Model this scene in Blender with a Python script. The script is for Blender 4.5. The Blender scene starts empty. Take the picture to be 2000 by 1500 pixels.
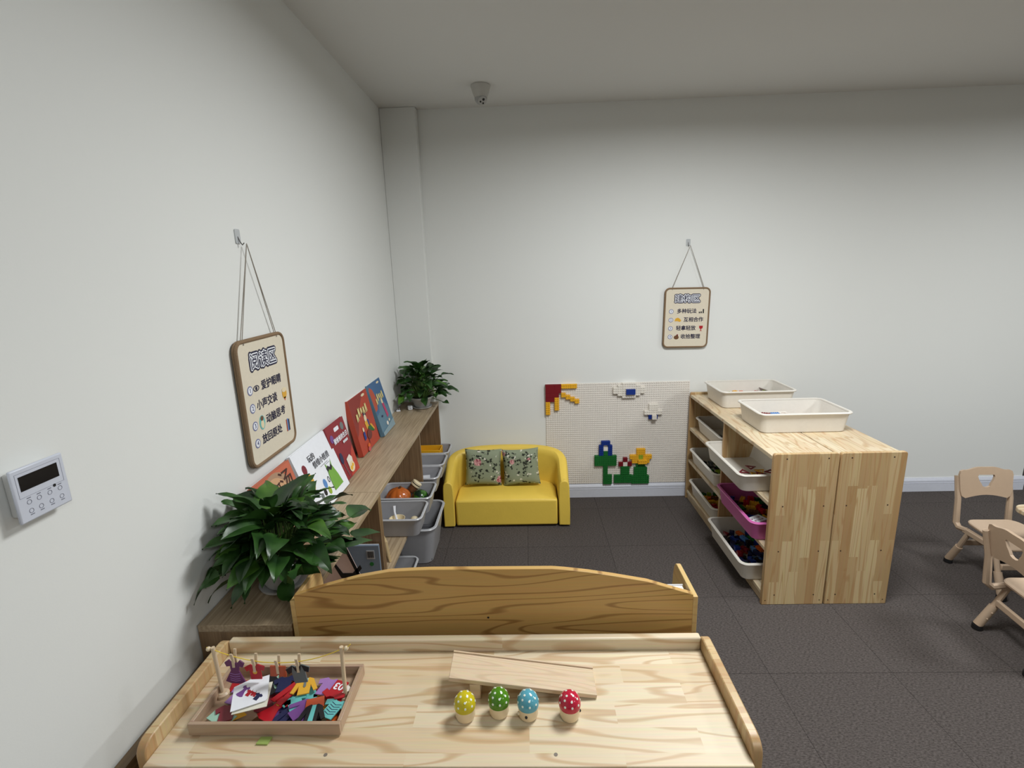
import bpy, bmesh, math, random
from mathutils import Vector, Matrix
PI = math.pi
SC = bpy.context.scene
COL = SC.collection

# ------------------------------------------------------------------ camera
def cam_basis(yaw, pitch, roll):
    cy, sy = math.cos(yaw), math.sin(yaw); cp, sp = math.cos(pitch), math.sin(pitch)
    F = Vector((sy*cp, cy*cp, sp)); R = Vector((cy, -sy, 0)); U = R.cross(F)
    cr, sr = math.cos(roll), math.sin(roll)
    return R*cr + U*sr, -R*sr + U*cr, F
R_, U_, F_ = cam_basis(-0.0321, -0.2232, -0.0318)
cd = bpy.data.cameras.new('camera'); cam = bpy.data.objects.new('camera', cd); COL.objects.link(cam)
M = Matrix((R_, U_, -F_)).transposed().to_4x4(); M.translation = Vector((0.8915, -3.4742, 1.671))
cam.matrix_world = M
cd.sensor_width = 36; cd.lens = 36*972.32/2000; cd.clip_start = 0.02
SC.camera = cam

# ------------------------------------------------------------------ world, lamps, exposure
w = bpy.data.worlds.new('world'); SC.world = w; w.use_nodes = True
w.node_tree.nodes['Background'].inputs[0].default_value = (0.9, 0.95, 1, 1)
w.node_tree.nodes['Background'].inputs[1].default_value = 0.25
SC.view_settings.view_transform = 'Standard'; SC.view_settings.look = 'None'
SC.view_settings.gamma = 1; SC.view_settings.exposure = 0.0
SPREAD = 172
def lamp(x, y, z, sx, sy, power, col=(0.965, 0.995, 1)):
    l = bpy.data.lights.new('ceiling_lamp', 'AREA'); l.shape = 'RECTANGLE'; l.size = sx; l.size_y = sy
    l.energy = power; l.color = col
    l.spread = math.radians(SPREAD)
    o = bpy.data.objects.new('ceiling_lamp', l); COL.objects.link(o); o.location = (x, y, z)
    return o
for (x, y, p) in ((1.8, -1.8, 51), (4.4, -2.0, 45), (2.1, -4.6, 26), (4.6, -4.7, 28)):
    lamp(x, y, 2.675, 0.6, 0.6, p)

# ------------------------------------------------------------------ materials
def new_mat(name):
    m = bpy.data.materials.new(name); m.use_nodes = True
    return m, m.node_tree, m.node_tree.nodes['Principled BSDF']
def rgb(r, g, b):
    f = lambda c: (c/255/12.92) if c/255 <= 0.04045 else ((c/255+0.055)/1.055)**2.4
    return (f(r), f(g), f(b), 1)
_plain = {}
def plain(name, col, rough=0.5, bump=0, bscale=300, spec=0.5, trans=0, metal=0, var=0.04):
    if name in _plain: return _plain[name]
    m, t, b = new_mat(name); N = t.nodes; L = t.links
    c = rgb(*col)
    b.inputs['Roughness'].default_value = rough; b.inputs['Specular IOR Level'].default_value = spec
    b.inputs['Metallic'].default_value = metal
    if trans: b.inputs['Transmission Weight'].default_value = trans
    tc = N.new('ShaderNodeTexCoord'); n = N.new('ShaderNodeTexNoise'); n.inputs['Scale'].default_value = bscale/6
    L.new(tc.outputs['Object'], n.inputs['Vector'])
    mx = N.new('ShaderNodeMix'); mx.data_type = 'RGBA'
    mx.inputs[6].default_value = tuple(v*(1-var) for v in c[:3])+(1,); mx.inputs[7].default_value = tuple(min(1, v*(1+var)) for v in c[:3])+(1,)
    L.new(n.outputs['Fac'], mx.inputs[0]); L.new(mx.outputs[2], b.inputs['Base Color'])
    if bump:
        n2 = N.new('ShaderNodeTexNoise'); n2.inputs['Scale'].default_value = bscale; n2.inputs['Detail'].default_value = 3
        L.new(tc.outputs['Object'], n2.inputs['Vector'])
        bp = N.new('ShaderNodeBump'); bp.inputs['Strength'].default_value = bump; bp.inputs['Distance'].default_value = 0.002
        L.new(n2.outputs['Fac'], bp.inputs['Height']); L.new(bp.outputs['Normal'], b.inputs['Normal'])
    _plain[name] = m
    return m

def pine(name, along='X', across='Y', stave=0.055, length=0.42, light=(228, 213, 183), dark=(218, 195, 160), grain=(184, 142, 94),
         gstr=0.55, rough=0.38, joints=True, ring=9.0, seed=0.0, rampin=0.45, gx=1.3, gy=11):
    m, t, b = new_mat(name); N = t.nodes; L = t.links
    tc = N.new('ShaderNodeTexCoord'); sp = N.new('ShaderNodeSeparateXYZ'); L.new(tc.outputs['Object'], sp.inputs[0])
    third = [a for a in 'XYZ' if a not in (along, across)][0]
    cb = N.new('ShaderNodeCombineXYZ')
    for i, a in enumerate((along, across, third)):
        ad = N.new('ShaderNodeMath'); ad.operation = 'ADD'; ad.inputs[1].default_value = (7.3+seed, 5.1+seed*.37, 2.0)[i]
        L.new(sp.outputs[a], ad.inputs[0]); L.new(ad.outputs[0], cb.inputs[i])
    br = N.new('ShaderNodeTexBrick'); br.inputs['Scale'].default_value = 1
    br.inputs['Brick Width'].default_value = length; br.inputs['Row Height'].default_value = stave
    br.inputs['Mortar Size'].default_value = 0; br.offset = 0.37; br.offset_frequency = 2; br.squash = 0.8; br.squash_frequency = 3
    br.inputs['Color1'].default_value = (0, 0, 0, 1); br.inputs['Color2'].default_value = (1, 1, 1, 1)
    L.new(cb.outputs[0], br.inputs['Vector'])
    mp = N.new('ShaderNodeMapping'); mp.inputs['Scale'].default_value = (gx, gy, 2.0); L.new(cb.outputs[0], mp.inputs[0])
    n = N.new('ShaderNodeTexNoise'); n.noise_dimensions = '4D'; n.inputs['Scale'].default_value = 1.4; n.inputs['Detail'].default_value = 1.2
    n.inputs['Distortion'].default_value = 0.25
    L.new(mp.outputs[0], n.inputs['Vector'])
    mw = N.new('ShaderNodeMath'); mw.operation = 'MULTIPLY'; mw.inputs[1].default_value = 23.0 if joints else 0
    L.new(br.outputs['Color'], mw.inputs[0]); L.new(mw.outputs[0], n.inputs['W'])
    k = N.new('ShaderNodeMath'); k.operation = 'MULTIPLY'; k.inputs[1].default_value = ring*2*PI; L.new(n.outputs['Fac'], k.inputs[0])
    s = N.new('ShaderNodeMath'); s.operation = 'SINE'; L.new(k.outputs[0], s.inputs[0])
    rp = N.new('ShaderNodeValToRGB'); rp.color_ramp.elements[0].position = rampin; rp.color_ramp.elements[0].color = (0, 0, 0, 1)
    rp.color_ramp.elements[1].position = 1.0; rp.color_ramp.elements[1].color = (1, 1, 1, 1)
    L.new(s.outputs[0], rp.inputs[0])
    # fine fibre
    mp2 = N.new('ShaderNodeMapping'); mp2.inputs['Scale'].default_value = (5, 160, 160); L.new(cb.outputs[0], mp2.inputs[0])
    n2 = N.new('ShaderNodeTexNoise'); n2.inputs['Scale'].default_value = 1.5; n2.inputs['Detail'].default_value = 4; L.new(mp2.outputs[0], n2.inputs['Vector'])
    base = N.new('ShaderNodeMix'); base.data_type = 'RGBA'; base.inputs[6].default_value = rgb(*light); base.inputs[7].default_value = rgb(*dark)
    if joints: L.new(br.outputs['Color'], base.inputs[0])
    else: base.inputs[0].default_value = 0.3
    g = N.new('ShaderNodeMix'); g.data_type = 'RGBA'; g.inputs[7].default_value = rgb(*grain)
    gm = N.new('ShaderNodeMath'); gm.operation = 'MULTIPLY'; gm.inputs[1].default_value = gstr; L.new(rp.outputs[0], gm.inputs[0])
    L.new(gm.outputs[0], g.inputs[0]); L.new(base.outputs[2], g.inputs[6])
    f = N.new('ShaderNodeMix'); f.data_type = 'RGBA'; f.blend_type = 'MULTIPLY'; f.inputs[0].default_value = 0.22
    L.new(g.outputs[2], f.inputs[6]); L.new(n2.outputs['Color'], f.inputs[7])
    L.new(f.outputs[2], b.inputs['Base Color'])
    b.inputs['Roughness'].default_value = rough
    return m

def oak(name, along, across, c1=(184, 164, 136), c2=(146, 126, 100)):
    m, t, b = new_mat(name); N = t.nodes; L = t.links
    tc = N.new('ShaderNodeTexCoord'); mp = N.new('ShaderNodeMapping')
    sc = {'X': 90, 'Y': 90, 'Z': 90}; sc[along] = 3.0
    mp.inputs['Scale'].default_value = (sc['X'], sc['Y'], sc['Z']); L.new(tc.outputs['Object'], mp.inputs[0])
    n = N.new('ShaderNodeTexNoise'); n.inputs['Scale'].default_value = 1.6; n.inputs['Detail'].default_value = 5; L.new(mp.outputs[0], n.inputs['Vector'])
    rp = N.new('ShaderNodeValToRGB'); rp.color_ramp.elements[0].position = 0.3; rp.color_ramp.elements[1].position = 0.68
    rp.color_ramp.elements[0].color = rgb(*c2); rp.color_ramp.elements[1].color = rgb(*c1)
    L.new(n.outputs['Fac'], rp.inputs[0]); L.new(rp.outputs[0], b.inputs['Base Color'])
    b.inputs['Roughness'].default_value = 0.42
    return m

# paint
def paint(name, col):
    m, t, b = new_mat(name); N = t.nodes; L = t.links
    tc = N.new('ShaderNodeTexCoord')
    n = N.new('ShaderNodeTexNoise'); n.inputs['Scale'].default_value = 1.2; L.new(tc.outputs['Object'], n.inputs['Vector'])
    mx = N.new('ShaderNodeMix'); mx.data_type = 'RGBA'; c = rgb(*col)
    mx.inputs[6].default_value = tuple(v*.98 for v in c[:3])+(1,); mx.inputs[7].default_value = tuple(min(1, v*1.02) for v in c[:3])+(1,)
    L.new(n.outputs['Fac'], mx.inputs[0]); L.new(mx.outputs[2], b.inputs['Base Color'])
    n2 = N.new('ShaderNodeTexNoise'); n2.inputs['Scale'].default_value = 220; L.new(tc.outputs['Object'], n2.inputs['Vector'])
    bp = N.new('ShaderNodeBump'); bp.inputs['Strength'].default_value = 0.12; bp.inputs['Distance'].default_value = 0.001
    L.new(n2.outputs['Fac'], bp.inputs['Height']); L.new(bp.outputs['Normal'], b.inputs['Normal'])
    b.inputs['Roughness'].default_value = 0.85; b.inputs['Specular IOR Level'].default_value = 0.2
    return m
M_WALL = paint('wall_paint', (230, 231, 228)); M_CEIL = paint('ceiling_paint', (222, 222, 220)); 
M_BASE = plain('baseboard_white', (214, 217, 228), 0.4)

def carpet():
    m, t, b = new_mat('carpet_tile'); N = t.nodes; L = t.links
    tc = N.new('ShaderNodeTexCoord')
    mp = N.new('ShaderNodeMapping'); mp.inputs['Scale'].default_value = (60, 140, 1); mp.inputs['Rotation'].default_value = (0, 0, 0.35)
    L.new(tc.outputs['Object'], mp.inputs[0])
    n = N.new('ShaderNodeTexNoise'); n.inputs['Scale'].default_value = 1.6; n.inputs['Detail'].default_value = 4; n.inputs['Roughness'].default_value = 0.7
    L.new(mp.outputs[0], n.inputs['Vector'])
    rp = N.new('ShaderNodeValToRGB'); rp.color_ramp.elements[0].position = 0.32; rp.color_ramp.elements[1].position = 0.7
    rp.color_ramp.elements[0].color = rgb(56, 51, 49); rp.color_ramp.elements[1].color = rgb(104, 97, 94)
    L.new(n.outputs['Fac'], rp.inputs[0])
    br = N.new('ShaderNodeTexBrick'); br.inputs['Scale'].default_value = 1; br.offset = 0; br.squash = 1
    br.inputs['Brick Width'].default_value = 0.5; br.inputs['Row Height'].default_value = 0.5; br.inputs['Mortar Size'].default_value = 0.0016
    br.inputs['Color1'].default_value = (1, 1, 1, 1); br.inputs['Color2'].default_value = (0.93, 0.93, 0.93, 1); br.inputs['Mortar'].default_value = (0.55, 0.55, 0.55, 1)
    mv = N.new('ShaderNodeMapping'); mv.inputs['Location'].default_value = (0.13, 0.19, 0); L.new(tc.outputs['Object'], mv.inputs[0])
    L.new(mv.outputs[0], br.inputs['Vector'])
    mx = N.new('ShaderNodeMix'); mx.data_type = 'RGBA'; mx.blend_type = 'MULTIPLY'; mx.inputs[0].default_value = 1
    L.new(rp.outputs[0], mx.inputs[6]); L.new(br.outputs['Color'], mx.inputs[7]); L.new(mx.outputs[2], b.inputs['Base Color'])
    b.inputs['Roughness'].default_value = 0.95; b.inputs['Specular IOR Level'].default_value = 0.1
    bp = N.new('ShaderNodeBump'); bp.inputs['Strength'].default_value = 0.5; bp.inputs['Distance'].default_value = 0.003
    L.new(n.outputs['Fac'], bp.inputs['Height']); L.new(bp.outputs['Normal'], b.inputs['Normal'])
    return m
M_CARPET = carpet()
PINE_X = pine('pine_staves_lengthwise', 'X', 'Y')
PINE_RAIL = pine('pine_staves_rail', 'X', 'Z', stave=0.09, length=0.5)
PINE_SIDE = pine('pine_staves_upright', 'Z', 'Y', stave=0.045, length=0.45, light=(220, 196, 150), dark=(188, 152, 106), gstr=0.65, gx=.8, gy=16, ring=9)
PINE_FRONT = pine('pine_staves_shelf_edge', 'X', 'Z', stave=0.2, length=1.5, gstr=0.4)
PINE_DARK = pine('pine_board_honey', 'X', 'Z', light=(204, 164, 98), dark=(190, 148, 84), grain=(136, 92, 40), joints=False, gstr=0.7, ring=11, seed=3, rampin=0.72, gx=.9, gy=9)
PINE_TOP = pine('pine_board_edge', 'X', 'Z', light=(222, 196, 146), dark=(208, 176, 120), joints=False, gstr=0.3)
PINE_DY = pine('pine_side_honey', 'Y', 'Z', light=(214, 182, 122), dark=(196, 160, 100), joints=False, gstr=0.4)
BEECH = pine('beech_board', 'X', 'Y', light=(222, 200, 170), dark=(205, 178, 145), grain=(186, 154, 122), joints=False, gstr=0.35, ring=16)
TRAYWOOD = pine('tray_wood', 'X', 'Z', light=(188, 160, 134), dark=(172, 142, 116), grain=(150, 120, 96), joints=False, gstr=0.3, ring=10)
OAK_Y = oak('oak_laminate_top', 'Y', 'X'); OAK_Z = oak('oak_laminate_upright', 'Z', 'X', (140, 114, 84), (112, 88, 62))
M_TRAY = plain('plastic_offwhite', (222, 217, 208), 0.35); M_PINK = plain('plastic_pink', (206, 106, 170), 0.3)
M_FROST = plain('plastic_frosted_grey', (178, 178, 182), 0.3, trans=0.25); M_FROST_RIM = plain('plastic_frosted_rim', (205, 206, 210), 0.25, trans=0.15)
M_YEL = plain('sofa_yellow_leatherette', (236, 202, 84), 0.48, bump=0.25, bscale=90)
M_BLACK = plain('black_rubber', (22, 22, 24), 0.6); M_SCREW = plain('dark_screw', (60, 44, 34), 0.5)
M_CHAIR = plain('chair_beige_plastic', (186, 162, 138), 0.4); M_CHAIR2 = plain('chair_seat_beige_plastic', (196, 172, 148), 0.45, bump=0.2, bscale=400)
M_NAVY = plain('ink_navy', (28, 26, 58), 0.6); M_WHITE = plain('paper_white', (236, 238, 244), 0.6); M_FELT = plain('felt_cream', (222, 212, 192), 0.9, bump=0.4, bscale=500)
M_ROPE = plain('rope_brown', (132, 108, 82), 0.9, bump=0.8, bscale=250); M_TWINE = plain('twine_grey', (150, 142, 132), 0.9)
M_CLEAR = plain('clear_hook_plastic', (222, 225, 227), 0.2, trans=0.35); M_BEAD = plain('bead_wood', (220, 202, 170), 0.4)
M_PEG = plain('peg_wood', (208, 186, 156), 0.6); M_STRING = plain('yellow_cord', (232, 200, 60), 0.6)
M_SOIL = plain('soil_dark', (40, 32, 26), 0.95, bump=1, bscale=120); M_POT = plain('pot_grey_plastic', (168, 168, 166), 0.45)
def leafmat(name, c1, c2):
    m, t, b = new_mat(name); N = t.nodes; L = t.links
    tc = N.new('ShaderNodeTexCoord'); n = N.new('ShaderNodeTexNoise'); n.inputs['Scale'].default_value = 14
    L.new(tc.outputs['Object'], n.inputs['Vector'])
    rp = N.new('ShaderNodeValToRGB'); rp.color_ramp.elements[0].position = 0.35; rp.color_ramp.elements[1].position = 0.72
    rp.color_ramp.elements[0].color = rgb(*c1); rp.color_ramp.elements[1].color = rgb(*c2)
    L.new(n.outputs['Fac'], rp.inputs[0]); L.new(rp.outputs[0], b.inputs['Base Color'])
    b.inputs['Roughness'].default_value = 0.38; b.inputs['Specular IOR Level'].default_value = 0.45
    return m
M_LEAF = leafmat('leaf_green', (24, 50, 20), (54, 92, 36)); M_LEAF2 = leafmat('leaf_fresh_green', (48, 84, 28), (84, 124, 44)); M_STEM = plain('stem_green', (74, 100, 44), 0.5)
CC = {'red': (176, 24, 36), 'darkred': (122, 18, 30), 'yellow': (236, 180, 44), 'blue': (20, 52, 134), 'green': (28, 108, 46), 'white': (232, 226, 216),
      'orange': (222, 104, 40), 'purple': (120, 74, 142), 'teal': (104, 186, 184), 'black': (26, 24, 28), 'navy': (32, 36, 76), 'lilac': (160, 118, 182),
      'mint': (160, 200, 180), 'grey': (110, 116, 116), 'lime': (150, 176, 50), 'skyblue': (90, 140, 200), 'brown': (110, 74, 48), 'cream': (232, 216, 180),
      'maroon': (120, 30, 44), 'plum': (104, 52, 98), 'gold': (222, 168, 52), 'pink': (226, 130, 170), 'rust': (180, 78, 44)}
def C(n, rough=0.4): return plain('colour_'+n, CC[n], rough)

# ------------------------------------------------------------------ mesh helpers
class MB:
    def __init__(s): s.v = []; s.f = []; s.m = []
    def add(s, vs, fs, mi=0, M=None):
        k = len(s.v); s.v += [tuple(M @ Vector(p)) if M is not None else tuple(p) for p in vs]
        s.f += [tuple(i+k for i in f) for f in fs]; s.m += [mi]*len(fs); return s
    def box(s, x0, x1, y0, y1, z0, z1, mi=0, M=None):
        vs = [(x, y, z) for x in (x0, x1) for y in (y0, y1) for z in (z0, z1)]
        return s.add(vs, [(0, 1, 3, 2), (4, 6, 7, 5), (0, 4, 5, 1), (2, 3, 7, 6), (0, 2, 6, 4), (1, 5, 7, 3)], mi, M)
    def loft(s, rings, mi=0, M=None, cap0=True, cap1=True, closed=True):
        n = len(rings[0]); vs = [p for r in rings for p in r]; fs = []
        for a in range(len(rings)-1):
            for i in range(n if closed else n-1):
                j = (i+1) % n; fs.append((a*n+i, a*n+j, (a+1)*n+j, (a+1)*n+i))
        if cap0: fs.append(tuple(reversed(range(n))))
        if cap1: fs.append(tuple(range((len(rings)-1)*n, len(rings)*n)))
        return s.add(vs, fs, mi, M)
    def lathe(s, prof, n=24, mi=0, M=None, cap0=True, cap1=True):
        return s.loft([[(r*math.cos(2*PI*i/n), r*math.sin(2*PI*i/n), z) for i in range(n)] for r, z in prof], mi, M, cap0, cap1)
    def cyl(s, c, r, h, n=12, mi=0, M=None):
        T = Matrix.Translation(c); return s.lathe([(r, 0), (r, h)], n, mi, (M @ T) if M is not None else T)
    def prism(s, poly, z0, z1, mi=0, M=None):
        return s.loft([[(x, y, z0) for x, y in poly], [(x, y, z1) for x, y in poly]], mi, M)
    def tube(s, pts, r, n=8, mi=0, M=None):
        pts = [Vector(p) for p in pts]; rs = r if isinstance(r, (list, tuple)) else [r]*len(pts); rings = []
        up = None
        for i, p in enumerate(pts):
            d = (pts[min(i+1, len(pts)-1)] - pts[max(i-1, 0)]).normalized()
            if up is None:
                up = Vector((0, 0, 1)) if abs(d.z) < 0.9 else Vector((1, 0, 0))
            a = d.cross(up).normalized(); up = a.cross(d).normalized()
            rings.append([tuple(p + (a*math.cos(2*PI*k/n) + up*math.sin(2*PI*k/n))*rs[i]) for k in range(n)])
        return s.loft(rings, mi, M)
    def ball(s, c, r, n=12, mi=0, sz=1.0):
        prof = [(max(1e-5, r*math.sin(PI*k/n)), -r*sz*math.cos(PI*k/n)) for k in range(n+1)]
        return s.lathe(prof, n*2, mi, Matrix.Translation(c))
    def build(s, name, mats, parent=None, loc=None, bevel=0, smooth=False, rot=None, segs=2, subd=0):
        me = bpy.data.meshes.new(name); me.from_pydata(s.v, [], s.f)
        mats = mats if isinstance(mats, (list, tuple)) else [mats]
        for m in mats: me.materials.append(m)
        me.polygons.foreach_set('material_index', s.m)
        bm = bmesh.new(); bm.from_mesh(me); bmesh.ops.recalc_face_normals(bm, faces=bm.faces); bm.to_mesh(me); bm.free()
        return link(name, me, parent, loc, rot, bevel, smooth, segs, subd)
def link(name, me, parent=None, loc=None, rot=None, bevel=0, smooth=False, segs=2, subd=0):
    if smooth or bevel or subd:
        me.polygons.foreach_set('use_smooth', [True]*len(me.polygons))
        me.set_sharp_from_angle(angle=math.radians(35 if not subd else 80))
    o = bpy.data.objects.new(name, me); COL.objects.link(o)
    if parent: o.parent = parent
    if loc: o.location = loc
    if rot: o.rotation_euler = rot
    if bevel:
        b = o.modifiers.new('bevel', 'BEVEL'); b.width = bevel; b.segments = segs; b.limit_method = 'ANGLE'; b.angle_limit = math.radians(40)
        b.harden_normals = False
    if subd:
        m = o.modifiers.new('subd', 'SUBSURF'); m.levels = subd; m.render_levels = subd
    return o
def tag(o, label, cat, group=None, kind=None):
    o['label'] = label; o['category'] = cat
    if group: o['group'] = group
    if kind: o['kind'] = kind
    return o
def thing(name, label, cat, loc=(0, 0, 0), rotz=0, group=None, mat=None):
    o = bpy.data.objects.new(name, None); COL.objects.link(o); o.empty_display_size = 0.05
    if mat is not None: o.matrix_world = mat
    else: o.location = loc; o.rotation_euler = (0, 0, rotz)
    return tag(o, label, cat, group)
def structure(o): o['kind'] = 'structure'; return o
def rrect(hw, hd, r, z, n=5):
    out = []
    for cx, cy, a0 in ((hw-r, hd-r, 0), (-hw+r, hd-r, PI/2), (-hw+r, -hd+r, PI), (hw-r, -hd+r, 1.5*PI)):
        for k in range(n+1):
            a = a0 + PI/2*k/n; out.append((cx+r*math.cos(a), cy+r*math.sin(a), z))
    return out
def rr2(hw, hh, r, cx=0, cy=0, n=5): return [(x+cx, y+cy) for x, y, _ in rrect(hw, hh, r, 0, n)]
def ell(a, b, cx=0, cy=0, n=20, rot=0):
    return [(cx + a*math.cos(t)*math.cos(rot) - b*math.sin(t)*math.sin(rot), cy + a*math.cos(t)*math.sin(rot) + b*math.sin(t)*math.cos(rot)) for t in [2*PI*i/n for i in range(n)]]
def curve_mesh(splines, depth):
    c = bpy.data.curves.new('tmp', 'CURVE'); c.dimensions = '2D'; c.fill_mode = 'BOTH'; c.extrude = depth/2
    for sp in splines:
        s = c.splines.new('POLY'); s.points.add(len(sp)-1); s.use_cyclic_u = True
        for p, (x, y) in zip(s.points, sp): p.co = (x, y, 0, 1)
    o = bpy.data.objects.new('tmp', c); COL.objects.link(o)
    me = bpy.data.meshes.new_from_object(o.evaluated_get(bpy.context.evaluated_depsgraph_get()))
    bpy.data.objects.remove(o); bpy.data.curves.remove(c); return me
def text_mesh(body, size, offset=0, depth=0.0004, spacing=1.0):
    c = bpy.data.curves.new('tmp', 'FONT'); c.body = body; c.size = size; c.offset = offset; c.extrude = depth/2
    c.align_x = 'CENTER'; c.align_y = 'CENTER'; c.resolution_u = 3; c.space_character = spacing
    o = bpy.data.objects.new('tmp', c); COL.objects.link(o)
    me = bpy.data.meshes.new_from_object(o.evaluated_get(bpy.context.evaluated_depsgraph_get()))
    bpy.data.objects.remove(o); bpy.data.curves.remove(c); return me
def text(body, size, mat, parent, x, y, z, offset=0, rot=0, name='lettering', spacing=1.0, sx=1.0):
    src = text_mesh(body, size, 0, spacing=spacing)
    V = [tuple(v.co) for v in src.vertices]; Fc = [tuple(p.vertices) for p in src.polygons]; bpy.data.meshes.remove(src)
    m = MB(); m.add(V, Fc)
    if offset > 0:          # bolder strokes: the same letters laid around in small circles
        dz = 0
        for rr, cnt in (((offset, 6),) if offset < .002 else ((offset, 12), (offset*.5, 7))):
            for k in range(cnt):
                a = 2*PI*k/cnt; dz += 1.2e-5; m.add([(p[0]+rr*math.cos(a), p[1]+rr*math.sin(a), p[2]+dz) for p in V], Fc)
    me = bpy.data.meshes.new(name); me.from_pydata(m.v, [], m.f); me.materials.append(mat)
    o = link(name, me, parent, (x, y, z), (0, 0, rot)); o.scale = (sx, 1, 1); return o
def flat(poly, mat, parent, z, name='picture', th=0.0005):
    return MB().prism(poly, 0, th).build(name, mat, parent, (0, 0, z))
FRAME_LEFT = lambda x, y, z: Matrix(((0, 0, 1, x), (1, 0, 0, y), (0, 1, 0, z), (0, 0, 0, 1)))       # on the left wall, facing +x
FRAME_BACK = lambda x, y, z: Matrix(((1, 0, 0, x), (0, 0, -1, y), (0, 1, 0, z), (0, 0, 0, 1)))      # on the back wall, facing -y

# ------------------------------------------------------------------ room
H = 2.6936
XE, YF, XR = 4.47, -7.0, 7.0
structure(MB().box(-0.1, XR+.1, YF-.1, 1.2, -0.05, 0).build('floor', M_CARPET))
structure(MB().box(-0.1, XR+.1, YF-.1, 1.2, H, H+.08).build('ceiling', M_CEIL))
structure(MB().box(-0.1, 0, YF, 1.1, 0, H).build('wall_left', M_WALL))
structure(MB().box(0, XE, 0, 0.12, 0, H).build('wall_back', M_WALL))
structure(MB().box(XE, XR, 1.0, 1.1, 0, H).build('wall_alcove', M_WALL))
structure(MB().box(XR, XR+.1, YF, 1.1, 0, H).build('wall_right', M_WALL))
structure(MB().box(-.1, XR+.1, YF-.1, YF, 0, H).build('wall_front', M_WALL))
structure(MB().box(0.0, 0.228, -0.068, 0.0, 0, H).build('wall_column', M_WALL, bevel=0.004))
def baseboard(name, p0, p1, n):
    # profile: flat plinth, groove, stepped cap
    prof = [(0, 0), (0.012, 0), (0.012, 0.062), (0.0135, 0.064), (0.0135, 0.067), (0.0105, 0.069), (0.0105, 0.072), (0.013, 0.074), (0.013, 0.086),
            (0.010, 0.089), (0.010, 0.093), (0.007, 0.097), (0.005, 0.104), (0, 0.104)]
    p0 = Vector(p0); p1 = Vector(p1); n = Vector(n)
    return structure(MB().loft([[tuple(p + n*a + Vector((0, 0, b))) for a, b in prof] for p in (p0, p1)]).build(name, M_BASE))
baseboard('baseboard_back', (0.24, 0, 0), (XE+.012, 0, 0), (0, -1, 0))
baseboard('baseboard_left', (0, -6.9, 0), (0, -2.37, 0), (1, 0, 0))
baseboard('baseboard_alcove', (XE, 0.0, 0), (XE, 0.99, 0), (1, 0, 0))

# ------------------------------------------------------------------ pine cabinets (desk and storage pair)
def cabinet(label, L, loc, rotz, top_z=0.785, rail=False, group=None, D=0.30, HH=0.80):
    t = thing('storage_cabinet', label, 'cabinet', loc, rotz, group)
    # local: x along 0..L, y from 0 (front) to D (back)
    for s in (0, 1):
        x0 = 0 if s == 0 else L-0.02
        r = 0.028 if rail else 0.012
        pts = [(0, 0), (D, 0)] + [(D-r+r*math.cos(a), HH-r+r*math.sin(a)) for a in [PI/2*k/5 for k in range(6)]] + \
              [(r+r*math.cos(a), HH-r+r*math.sin(a)) for a in [PI/2+PI/2*k/5 for k in range(6)]]
        m = MB().loft([[(x, y, z) for y, z in pts] for x in (x0, x0+.02)])
        for z in (0.055, 0.295, 0.534, top_z-0.01):
            for y in (0.06, D-0.05):
                xx = x0-0.0004 if s == 0 else x0+0.02
                m.add([(xx, y+0.0035*math.cos(a), z+0.0035*math.sin(a)) for a in [PI/4*k for k in range(8)]] +
                      [(xx+.0004, y+0.0035*math.cos(a), z+0.0035*math.sin(a)) for a in [PI/4*k for k in range(8)]],
                      [tuple(range(8)), tuple(range(8, 16))], 1)
        for y in (0.018, D-0.018):
            xx = x0-0.0004 if s == 0 else x0+0.02
            m.add([(xx, y+0.003*math.cos(a), 0.024+0.003*math.sin(a)) for a in [PI/4*k for k in range(8)]], [tuple(range(8))], 1)
        m.build('side_panel', [PINE_SIDE, M_SCREW], t, bevel=0.003)
    m = MB().box(0.02, L-.02, (-0.012 if rail else 0.0), D-(0.02 if rail else 0.0), top_z-.02, top_z)
    if rail:
        for x in (0.367, 0.814): m.add([(x+0.004*math.cos(a), 0.012+0.004*math.sin(a), top_z+.0003) for a in [PI/4*k for k in range(8)]], [tuple(range(8))], 1)
    m.build('top_panel', [PINE_X, plain('wood_plug', (120, 110, 100), .5)], t, bevel=0.002)
    if rail: MB().box(0.02, L-.02, D-.02, D, top_z-.04, HH-.003).build('back_rail', PINE_RAIL, t, bevel=0.004)
    for z in (0.534, 0.295):
        MB().box(0.02, L-.02, 0.005, D-.012, z-.01, z+.01).build('shelf', PINE_X, t, bevel=0.002)
    MB().box(0.02, L-.02, 0.005, D-.012, .045, .065).build('bottom_panel', PINE_X, t, bevel=0.002)
    MB().box(0.02, L-.02, 0.012, 0.028, 0.0, .045).build('kick_board', PINE_FRONT, t, bevel=0.002)
    MB().box(0.02, L-.02, D-.012, D-.004, 0.02, top_z-.02).build('back_panel', PINE_FRONT, t)
    for z0, z1 in ((.065, .285), (.305, .524), (.544, top_z-.02)):
        MB().box(L/2-.01, L/2+.01, 0.006, D-.013, z0, z1).build('divider', PINE_SIDE, t, bevel=0.0015)
    return t
desk = cabinet('light pine cabinet in the foreground used as a display table, raised rim on three sides', 1.2, (0.114, -2.712, 0), 0, top_z=0.765, rail=True)
cabA = cabinet('pine shelf cabinet holding white and pink trays, open side facing the sofa', 1.225, (2.034, -0.03, 0), -PI/2, D=0.302, group='pair of back-to-back pine cabinets')
cabB = cabinet('pine cabinet on the right of the back-to-back pair, closest to the chairs', 1.225, (2.644, -1.255, 0), PI/2, D=0.302, group='pair of back-to-back pine cabinets')

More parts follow.
